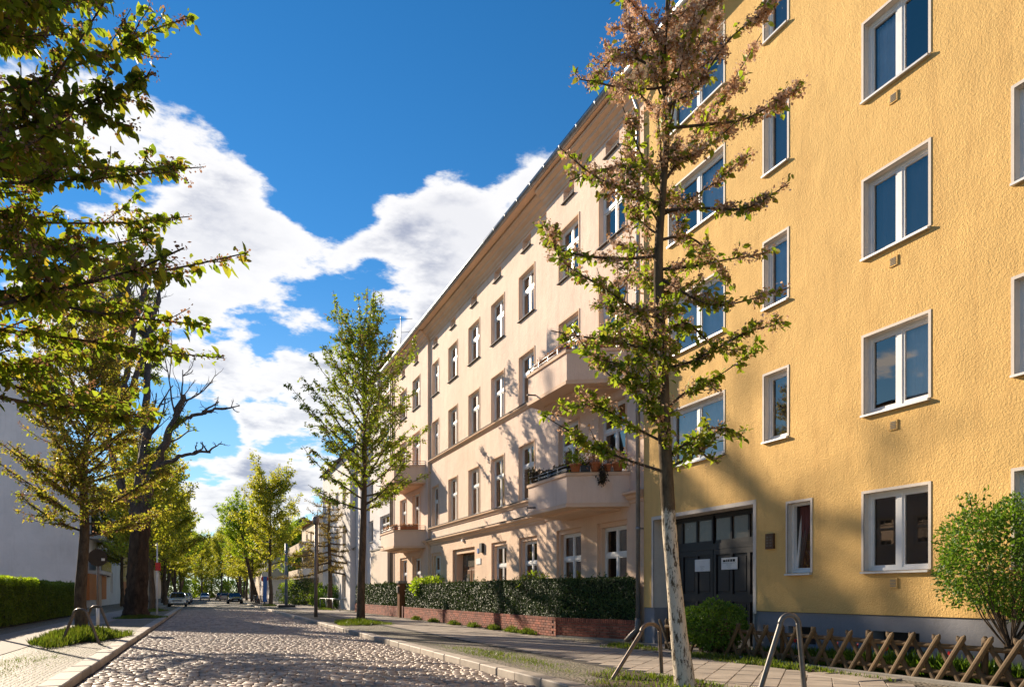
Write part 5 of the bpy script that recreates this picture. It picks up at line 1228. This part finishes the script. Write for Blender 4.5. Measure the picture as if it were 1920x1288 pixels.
g = G(); g.disc((-3.85, 33.14, 2.82), (.2, -1, 0), .34, .02, 28); g.build('sign_plate', 'sign_back', s1)
g = G(); g.box(-3.72, -3.6, 33.10, 33.115, 2.70, 2.80); g.build('sticker', 'sign_white', s1); g = G(); g.tube([(-3.85, 33.2, .2), (-3.85, 33.2, .85)], [.058]*2, 12); g.build('sleeve', 'sign_white', s1)
s2 = pole('sign_post', -2.75, 52.2, 4.6, .05, 'white_trim', 'thin pale post with a small red box beyond the old trunk', 'sign')
G().chbox(-2.85, -2.55, 52.0, 52.1, 2.85, 3.35, .01).build('red_box', 'sign_red', s2)
s3 = pole('sign_post', 7.4, 104, 4.2, .07, 'iron_black', 'dark post with a red and white sign far on the right', 'sign')
g = G(); g.disc((7.4, 103.9, 3.3), (0, 1, 0), .45, .03, 20); g.build('sign_plate', 'sign_red', s3); g = G(); g.disc((7.4, 103.88, 3.9), (0, 1, 0), .4, .03, 20); g.build('sign_plate', 'sign_white', s3)
s4 = pole('info_board', 6.0, 84, 3.1, .07, 'pole_blue', 'tall narrow blue board beside the tree by the bicycles', 'board')
G().chbox(5.8, 6.2, 83.8, 83.9, .5, 3.2, .02).build('board', 'sign_blue', s4)
# street lamp arm reaching in at the left edge
ll = pole('street_lamp', -6.5, 28.0, 8.2, .07, 'iron_black', 'dark street lamp with curved arm cut by the left edge', 'street lamp')
g = G(); g.tube(ctrl_path([(-6.5, 28, 8.1), (-6.3, 28, 8.6), (-5.9, 27.9, 8.7), (-5.6, 27.8, 8.45)], 14), [.035]*14, 8); g.build('arm', 'iron_black', ll)
g = G(); g.tube([(-5.6, 27.8, 8.5), (-5.6, 27.8, 8.4), (-5.6, 27.8, 8.3)], [.05, .3, .32], 16); g.build('lamp_head', 'iron_black', ll)

# tubular railing and bicycles
r = thing('tubular_railing', (8.8, 58.5, PZ), 'low tubular metal railing beside the end of the hedge', 'railing')
g = G(); g.tube([(9.0, 54.0, 1.0), (8.9, 63.5, 1.0)], [.03]*2, 8); g.build('top_rail', 'zinc', r)
for y in (54.2, 57.3, 60.4, 63.4): g = G(); g.tube([(9.0-.1*(y-54)/9.5, y, .05), (9.0-.1*(y-54)/9.5, y, 1.0)], [.028]*2, 8); g.build('post', 'zinc', r)
def bicycle():
    t = thing('bicycle', (0, 0, 0), 'parked bicycle', 'bicycle', 'bicycles parked on the right footway'); R_ = .34
    for y in (-.52, .52):
        a = np.linspace(0, 2*PI, 25); g = G(); g.tube([(0, y+R_*math.cos(q), R_+R_*math.sin(q)) for q in a], [.018]*25, 6, False); w = g.build('wheel', 'tyre', t)
        s_ = G()
        for k in range(8): s_.tube([(0, y, R_), (0, y+.32*math.cos(k*PI/4), R_+.32*math.sin(k*PI/4))], [.003]*2, 4)
        s_.build('spokes', 'rim', w)
    g = G()
    for p, q in (((0, -.52, .34), (0, -.2, .85)), ((0, -.2, .85), (0, .38, .88)), ((0, -.05, .3), (0, -.2, .92)), ((0, -.05, .3), (0, .4, .8)), ((0, -.52, .34), (0, -.05, .3)), ((0, .52, .34), (0, .36, 1.0))): g.tube([p, q], [.017]*2, 7)
    g.build('frame', 'car_dark_blue', t)
    g = G(); g.tube([(-.3, .25, 1.05), (-.12, .36, 1.03), (.12, .36, 1.03), (.3, .25, 1.05)], [.014]*4, 7); g.build('handlebar', 'steel', t)
    G().chbox(-.08, .08, -.34, -.08, .92, .98, .02).build('saddle', 'iron_black', t); return t
bk = bicycle(); bl = ['nearest bicycle of the row by the tree', 'second bicycle of the row by the tree', 'middle bicycle of the row by the tree', 'fourth bicycle of the row by the tree', 'farthest bicycle of the row by the tree']
for i, y in enumerate((84.6, 86.4, 88.2, 90.0, 92.0)):
    loc = (5.9-.02*i, y, PZ); rz = PI/2+.35*(-1)**i
    if i == 0: bk.location = loc; bk.rotation_euler = (0, 0, rz); bk['label'] = bl[0]
    else: dup(bk, loc, rz, 1, bl[i], swap={'car_dark_blue': ('car_red', 'car_silver', 'car_black', 'car_green_grey')[i-1]})
b6 = dup(bk, (-4.0, 66.5, PZ), .25, 1, 'single bicycle leaning among the left trees')

# ---------------------------------------------------------------- cars
def car(paint, label, estate=False):
    t = thing('parked_car', (0, 0, 0), label, 'car', 'cars parked along the street'); L2 = 2.1
    # body: outline in side view (y forward is the nose at -L2), narrowing towards roof by rows
    def loft(rows_, mat, name, par, smooth=True):
        g = G(); n = len(rows_[0])
        for k in range(len(rows_)-1):
            for i in range(n-1): g.add([rows_[k][i], rows_[k][i+1], rows_[k+1][i+1], rows_[k+1][i]], [(0, 1, 2, 3)], smooth)
        return g.build(name, mat, par)
    st = [(-2.1, .35, .60, .70), (-2.05, .28, .72, .80), (-1.7, .24, .82, .86), (-.95, .24, .94, .87), (-.2, .22, .97, .88), (.9, .22, .99, .88), (1.5, .24, 1.0, .86), (2.0, .28, .96, .82), (2.1, .36, .80, .74)]
    rows_ = [[(-w*.92, y, zl), (-w, y, zl+.12), (-w*1.0, y, (zl+zh)/2), (-w*.97, y, zh-.1), (-w*.86, y, zh), (w*.86, y, zh), (w*.97, y, zh-.1), (w, y, (zl+zh)/2), (w, y, zl+.12), (w*.92, y, zl), (-w*.92, y, zl)] for (y, zl, zh, w) in st]
    g = G(); n = len(rows_[0])
    for k in range(len(rows_)-1):
        for i in range(n-1): g.add([rows_[k][i], rows_[k][i+1], rows_[k+1][i+1], rows_[k+1][i]], [(0, 1, 2, 3)], False)
    for r_ in (rows_[0], rows_[-1]): g.add(r_[:-1], [tuple(range(n-1))])
    body = g.build('body', paint, t)
    rb = 1.95 if estate else 1.72; rt = 1.55 if estate else 1.15
    base = [(-.78, -.95), (.78, -.95), (.80, rb), (-.80, rb)]; topp = [(-.58, -.25), (.58, -.25), (.58, rt), (-.58, rt)]
    bz = .93
    c = G(); vs = [(x, y, bz) for x, y in base]+[(x, y, 1.40) for x, y in topp]
    c.add(vs, [(0, 1, 5, 4), (1, 2, 6, 5), (2, 3, 7, 6), (3, 0, 4, 7)]); cabin = c.build('window_band', 'car_glass', t)
    rf = G(); rf.add([(x*1.01, y, 1.385) for x, y in topp]+[(x*.9, y*.92+.03, 1.45) for x, y in topp], [(4, 5, 6, 7), (0, 1, 5, 4), (1, 2, 6, 5), (2, 3, 7, 6), (3, 0, 4, 7)]); rf.build('roof', paint, t)
    for sx in (-1, 1):
        pl = G()
        for (a, b) in ((0, 0), (2, 2)):
            yb_, yt_ = (-.95, -.25) if a == 0 else (rb, rt); pl.tube([(sx*.79, yb_, bz), (sx*.585, yt_, 1.40)], [.045, .04], 6)
        pl.tube([(sx*.80, .45, bz), (sx*.59, .42, 1.40)], [.04, .035], 6); pl.build('pillars', paint, t)
        for y in (-1.32, 1.28):
            w = G(); w.disc((sx*.80, y, .31), (1, 0, 0), .31, .20, 20); wh = w.build('wheel', 'tyre', t); w = G(); w.disc((sx*.905, y, .31), (1, 0, 0), .2, .02, 16); w.build('rim', 'rim', wh)
        G().chbox(sx*.62-.14, sx*.62+.14, -2.10, -2.02, .58, .72, .02).build('headlight', 'lamp_clear', t)
        G().chbox(sx*.70-.09, sx*.70+.09, 2.03, 2.12, .70, .92, .02).build('tail_light', 'lamp_red', t)
        G().chbox(min(sx*.86, sx*1.02), max(sx*.86, sx*1.02), -.72, -.60, .93, 1.04, .02).build('mirror', paint, t)
    G().chbox(-.45, .45, -2.13, -2.085, .56, .66, .01).build('grille', 'iron_black', t)
    G().chbox(-.80, .80, -2.12, -2.0, .28, .36, .02).build('bumper', 'iron_black', t); G().chbox(-.26, .26, -2.145, -2.125, .42, .52, .004).build('number_plate', 'sign_white', t)
    G().chbox(-.26, .26, 2.115, 2.13, .62, .72, .004).build('number_plate', 'sign_white', t); return t
cs = car('car_silver', 'silver car parked facing the viewer on the left'); cs.location = (-2.62, 87.5, 0); cs.scale = (1.0, 1, 1.03)
cars = [(-2.7, 96, 0, 'car_dark_blue', 'dark car parked directly behind the silver car'), (-2.6, 106, 0, 'car_white', 'white car third in the left parked row'), (-2.6, 119, 0, 'car_dark_blue', 'dark blue car at the far end of the left row'),
        (.1, 158, 0, 'car_white', 'white car in the middle distance of the street'), (3.4, 143, PI, 'car_rose_white', 'pale rose car parked beyond the black car'), (2.9, 156, PI, 'car_green_grey', 'dark grey-green car beside the far white car'), (-2.7, 134, 0, 'car_silver', 'farthest silver car of the left row')]
for (x, y, rz, p_, lb) in cars: dup(cs, (x, y, 0), rz, 1.0, lb, swap={'car_silver': p_} if p_ != 'car_silver' else None)
cb = car('car_black', 'black estate car seen from behind parked at the right kerb', True); cb.location = (3.85, 109, 0); cb.scale = (1.06, 1.05, 1.0); cb.rotation_euler = (0, 0, .03)

# ---------------------------------------------------------------- things on the balconies
def pot(x, y, z, r, h, label, plant=None, hang=False, mat='terracotta'):
    t = thing('flower_pot', (x, y, z), label, 'flower pot', 'pots on the balconies'); g = G(); g.tube([(x, y, z), (x, y, z+h*.75), (x, y, z+h*.76), (x, y, z+h)], [r*.72, r*.9, r*1.05, r*1.08], 16); g.build('pot', mat, t)
    rg = np.random.default_rng(int(abs(x*100+y*37))); n = 260; P = np.array([x, y, z+h])+rg.normal(0, 1, (n, 3))*np.array([r*.9, r*.9, r*.7])+np.array([0, 0, r*.8])
    if hang: P = np.array([x-.17, y, z+.1])+rg.normal(0, 1, (n, 3))*np.array([.04, .1, .05])-np.array([0, 0, 1])*rg.random((n, 1))*.42
    V, F = leaf_arrays(P, rg.normal(0, .5, (n, 3))+np.array([0, 0, -.8 if hang else .5]), rg.normal(0, 1, (n, 3)), .085, .04); np_build('plant', V, [F], plant or 'leaf_cherry', t, kind='stuff')
ZB = 3.90+1.0
pot(9.80, 19.02, ZB, .16, .22, 'terracotta pot at the front corner of the lower right balcony'); pot(10.32, 18.78, ZB, .17, .26, 'large terracotta pot in the middle of the balcony side', 'blossom_dark')
pot(10.60, 18.60, ZB, .12, .2, 'pot with dark trailing plant hanging over the lower right balcony', 'dry_plant', True); pot(10.86, 18.46, ZB, .16, .24, 'terracotta pot with red flowers next to the rain pipe', 'tulip_red' if False else 'blossom')
pot(9.72, 21.70, ZB, .13, .2, 'light wooden tub at the far corner of the lower right balcony', 'dry_plant', mat='wood_pale')
def box(x0, y0, x1, y1, z, label, mat='dry_plant'):
    t = thing('flower_box', ((x0+x1)/2, (y0+y1)/2, z), label, 'flower box', 'flower boxes on the balconies'); d = np.array([x1-x0, y1-y0]); ln = np.linalg.norm(d); d /= ln; nn = np.array([-d[1], d[0]])*.09
    p = [(x0+nn[0], y0+nn[1]), (x1+nn[0], y1+nn[1]), (x1-nn[0], y1-nn[1]), (x0-nn[0], y0-nn[1])]; G().prism(p, z+.005, z+.17).build('trough', 'iron_black' if mat == 'dry_plant' else 'terracotta', t)
    rg = np.random.default_rng(int(abs(x0*91+y0*53+z*7))); n = int(ln*420); u = rg.random((n, 1)); P = np.concatenate([np.array([[x0, y0]])*(1-u)+np.array([[x1, y1]])*u+rg.normal(0, .06, (n, 2)), z+.17+np.abs(rg.normal(0, .06, (n, 1)))], 1)
    V, F = leaf_arrays(P, rg.normal(0, .6, (n, 3))+np.array([0, 0, .6]), rg.normal(0, 1, (n, 3)), .075, .035); np_build('plants', V, [F], mat, t, kind='stuff')
box(9.78, 21.4, 9.78, 20.4, ZB, 'dark flower box along the far part of the lower right balcony front'); box(9.78, 20.3, 9.78, 19.35, ZB, 'dark flower box along the near part of the lower right balcony front')
box(9.95, 18.99, 10.2, 18.86, ZB, 'small dark flower box on the side of the lower right balcony')
box(9.78, 21.5, 9.78, 19.4, 8.42, 'reddish flower box along the front of the upper right balcony', 'blossom_dark'); box(10.0, 19.0, 10.8, 18.52, 8.42, 'reddish flower box on the side of the upper right balcony', 'blossom_dark')
box(9.78, 43.2, 9.78, 40.4, ZB, 'reddish flower box along the front of the far lower balcony', 'blossom_dark'); box(9.95, 40.1, 10.8, 39.65, ZB, 'flower box on the near side of the far lower balcony', 'blossom_dark')
# ================================================================ neighbouring houses
def house(name, X, y0, y1, H, wallmat, label, wins, depth=10, side=1, ridge=3.0, roofmat='roof_dark', low=None, eave=.4, style='two'):
    """plain rendered house: front in the plane x = X, rooms behind (side = +1 right of the street, -1 left)"""
    s = side; t = thing(name, (X+s*depth/2, (y0+y1)/2, 0), label, 'building')
    g = G(); zs0 = low[1] if low else 0
    facade(g, X, y0, y1, zs0, H, [w[:4] for w in wins], 0)
    for w in wins: jambs(g, X, w, s*.18)
    for y in (y0, y1): g.quad((X, y, 0), (X+s*depth, y, 0), (X+s*depth, y, H), (X, y, H))
    g.quad((X+s*depth, y0, 0), (X+s*depth, y1, 0), (X+s*depth, y1, H), (X+s*depth, y0, H)); g.build('wall', wallmat, t)
    if low: G().box(min(X+s*.03, X+s*.5), max(X+s*.03, X+s*.5), y0, y1, 0, zs0).build('ground_floor_wall', low[0], t)
    for w in wins:
        window(t, X+s*.16, *w[:4], w[4] if len(w) > 4 else style, sgn=s); sg = G(); sg.box(min(X-s*.08, X+s*.1), max(X-s*.08, X+s*.1), w[0]-.04, w[1]+.04, w[2]-.05, w[2]-.005); sg.build('window_sill', 'sill_metal', t)
    r = G(); xe = X-s*eave; xr = X+s*depth/2; xb = X+s*(depth+.3)
    r.add([(xe, y0-.15, H+.02), (xe, y1+.15, H+.02), (xr, y1+.15, H+ridge), (xr, y0-.15, H+ridge), (xb, y1+.15, H+.02), (xb, y0-.15, H+.02)], [(0, 1, 2, 3), (3, 2, 4, 5), (0, 3, 5), (1, 4, 2), (0, 5, 4, 1)]); r.build('roof', roofmat, t)
    return t
# white house next to the pink one: two-storey base in cream, bay, dormers over the eaves
w1 = house('white_house', 11.4, 47.55, 58.5, 14.2, 'white_render', 'white rendered house beside the pink one with dormers in the dark roof',
    [(48.6, 52.0, 5.25, 6.75, 'three'), (54.2, 55.9, 5.2, 6.75), (54.2, 55.9, 8.3, 9.8), (48.8, 51.8, 8.3, 9.8, 'three'), (48.8, 51.8, 11.2, 12.8, 'three'), (54.2, 55.9, 11.2, 12.8), (54.0, 55.4, 1.1, 2.6)], ridge=4.2)
G().box(10.95, 11.39, 47.7, 52.9, 1.9, 4.35).build('cream_panel', 'cream_render', w1); G().box(10.9, 11.39, 47.7, 53.2, 4.36, 4.46).build('canopy_ledge', 'concrete', w1)
G().box(11.0, 11.39, 47.9, 52.4, .1, 1.85).build('basement_wall', 'door_wood', w1)
G().box(10.92, 11.39, 56.6, 58.4, 0, 14.1).build('stair_bay', 'white_render', w1)
for i, y in enumerate((48.2, 53.2)):
    d = G(); d.box(11.5, 14.5, y, y+3.4, 14.6, 17.0); dm = d.build('dormer', 'roof_tile' if i == 0 else 'white_render', w1)
    G().box(11.46, 11.495, y+.2, y+3.2, 15.0, 16.7).build('dormer_front', 'white_paint', dm)
    for k in range(3): G().box(11.44, 11.459, y+.35+k*.95, y+.35+k*.95+.8, 15.15, 16.55).build('dormer_pane', 'glass', dm)
    G().box(11.1, 14.6, y-.25, y+3.65, 17.02, 17.22).build('dormer_roof', 'roof_dark', dm)
at = thing('roof_antenna', (12.2, 49.2, 17.2), 'thin television aerial on the roof behind the pink cornice', 'antenna')
g = G(); g.tube([(12.2, 49.2, 17.2), (12.2, 49.2, 20.0)], [.035, .03], 6); g.build('mast', 'zinc', at)
g = G(); g.tube([(11.5, 49.6, 19.8), (12.9, 48.8, 19.8)], [.018]*2, 5); g.tube([(12.2, 49.2, 18.9), (14.0, 48.2, 19.0)], [.018]*2, 5)
for k in range(5): g.tube([(12.7+k*.28, 48.92-k*.155-.25, 18.93), (12.7+k*.28, 48.92-k*.155+.25, 18.93)], [.012]*2, 4)
g.build('crossbars', 'zinc', at)
# projecting white house with the shaded end wall
house('white_house', 10.5, 58.55, 73, 12.4, 'white_render', 'projecting white house behind the conifer with shaded end wall',
    [(60.5, 62.0, 5.2, 6.9), (64, 65.5, 5.2, 6.9), (68, 69.5, 5.2, 6.9), (60.5, 62, 8.4, 10), (64, 65.5, 8.4, 10), (68, 69.5, 8.4, 10), (60.5, 62.3, 1.0, 2.9), (66, 67.6, 1.0, 2.9)], ridge=3.5)
w3 = house('balcony_house', 12.2, 88, 104, 10.0, 'cream_render', 'pale house with long wooden balconies beyond the conifer', [(90, 91.5, 4.4, 6), (94, 95.5, 4.4, 6), (98, 99.5, 4.4, 6), (90, 91.5, 7.4, 9), (94, 95.5, 7.4, 9), (98, 99.5, 7.4, 9)], ridge=2.6, roofmat='roof_tile')
for z in (3.1, 6.2):
    g = G(); g.box(10.4, 12.19, 88.2, 103.5, z, z+.16); bo = g.build('balcony_slab', 'concrete', w3)
    for k in range(26): G().box(10.38, 10.44, 88.25+k*.585, 88.25+k*.585+.5, z+.17, z+1.15).build('balcony_board', 'cream_render', bo)
    G().box(10.42, 12.15, 88.2, 88.26, z+.17, z+1.15).build('balcony_board', 'white_render', bo)
house('row_house', 9.6, 122, 146, 10.5, 'white_render', 'far white house behind the right-hand tree row', [(y, y+1.3, z, z+1.6) for y in (124, 128, 132, 136, 140) for z in (1.2, 4.4, 7.4)], ridge=3)
house('row_house', 10.0, 150, 190, 11.5, 'cream_render', 'farthest pale house on the right side of the street', [(y, y+1.4, z, z+1.7) for y in (153, 158, 163, 168, 173) for z in (1.2, 4.5, 7.7)], ridge=3)
# left: grey gable wall, white front with louvres
Q = 1.225                                                  # the gable house stands farther back
qz = lambda z: 1.45+(z-1.45)*Q
lh = house('gable_house', -9.95, 73.5, 108, 11.9, 'white_render', 'modern white apartment house with blank grey gable wall on the left',
    [(75.2, 76.7, 4.1, 5.8, 'one'), (88.8, 91.2, 5.3, 7.7), (88.8, 91.2, 9.3, 11.4), (96.8, 99.2, 5.3, 7.7), (96.8, 99.2, 9.3, 11.4), (96.8, 99.2, 1.4, 3.8), (88.8, 91.2, 1.2, 4.1)], depth=13.4, side=-1, ridge=7.4, eave=.05)
pts = [(-9.9, 0), (-23.4, 0), (-23.4, qz(12.0)), (-15.9, 20.6), (-12.75, 18.5), (-12.75, 17.4), (-9.9, 12.0)]
g = G(); n = len(pts)
g.add([(x, 73.28, z) for x, z in pts]+[(x, 73.8, z) for x, z in pts], [tuple(range(n)), tuple(range(n, 2*n))[::-1]]+[(i, (i+1) % n, n+(i+1) % n, n+i) for i in range(n)]); g.build('gable_wall', 'lilac_render', lh)
g = G(); g.tube([(-9.84, 73.95, .1), (-9.84, 73.95, 11.8)], [.07]*2, 8); g.build('rain_pipe', 'zinc', lh)
LX = -9.95
def louvre(ya, yb, za, zb, mat='louvre_brown'):
    o = G().box(LX+.06, LX+.12, ya, yb, za, zb).build('shutter', 'iron_black', lh); n = int((zb-za)/.2)
    for k in range(n): G().box(LX+.122, LX+.17, ya+.05, yb-.05, za+k*.2+.02, za+k*.2+.15).build('slat', mat, o)
louvre(81, 85.3, 6.9, 9.7); louvre(93.3, 95.4, 3.2, 6.2, 'pole_grey'); louvre(102.2, 105.3, 5.8, 10.1, 'iron_black')
for (z) in (3.2, 6.5, 10.2):
    b = G(); b.box(LX+.01, LX+1.1, 79, 87.2, z, z+.34); bo = b.build('balcony', 'white_render', lh)
    if z != 6.5: G().box(LX+1.03, LX+1.1, 79.1, 87.1, z+.36, z+1.35).build('balcony_glass', 'gate_glass', bo)
for (a, b_) in ((75, 80), (83.6, 87.4)): G().box(LX+.06, LX+.6, a, b_, .8, 3.15).build('entrance_panel', 'orange_panel', lh)
for y in (80.4, 81.3, 82.2): G().box(LX+.58, LX+.72, y, y+.14, .1, 3.19).build('entrance_post', 'cream_render', lh)
house('ochre_house', -10.2, 109, 126, 7.0, 'ochre_render', 'low ochre house with orange base behind the left trees', [(111, 112.5, 3.6, 5.2), (115, 116.5, 3.6, 5.2), (120, 121.5, 3.6, 5.2)], side=-1, ridge=2, low=('orange_panel', 3.0))
house('row_house', -10.0, 128, 153, 11, 'white_render', 'far white house behind the left-hand tree row', [(y, y+1.4, z, z+1.7) for y in (130, 135, 140, 145, 149) for z in (1.2, 4.4, 7.5)], side=-1, ridge=3)
house('row_house', -9.4, 155, 195, 11, 'cream_render', 'farthest pale house on the left side of the street', [(y, y+1.4, z, z+1.7) for y in (158, 164, 170) for z in (1.2, 4.4, 7.5)], side=-1, ridge=3)
# house across the street, seen only mirrored in the window panes
house('opposite_house', -14.5, 8, 40, 12.4, 'white_render', 'white house across the street mirrored in the panes of the yellow house', [(y, y+3.2, z, z+1.6, 'three') for y in (9, 13.5, 18, 22.5, 27, 31.5, 36) for z in (1.2, 4.2, 7.2, 10.1)], side=-1, ridge=.6)
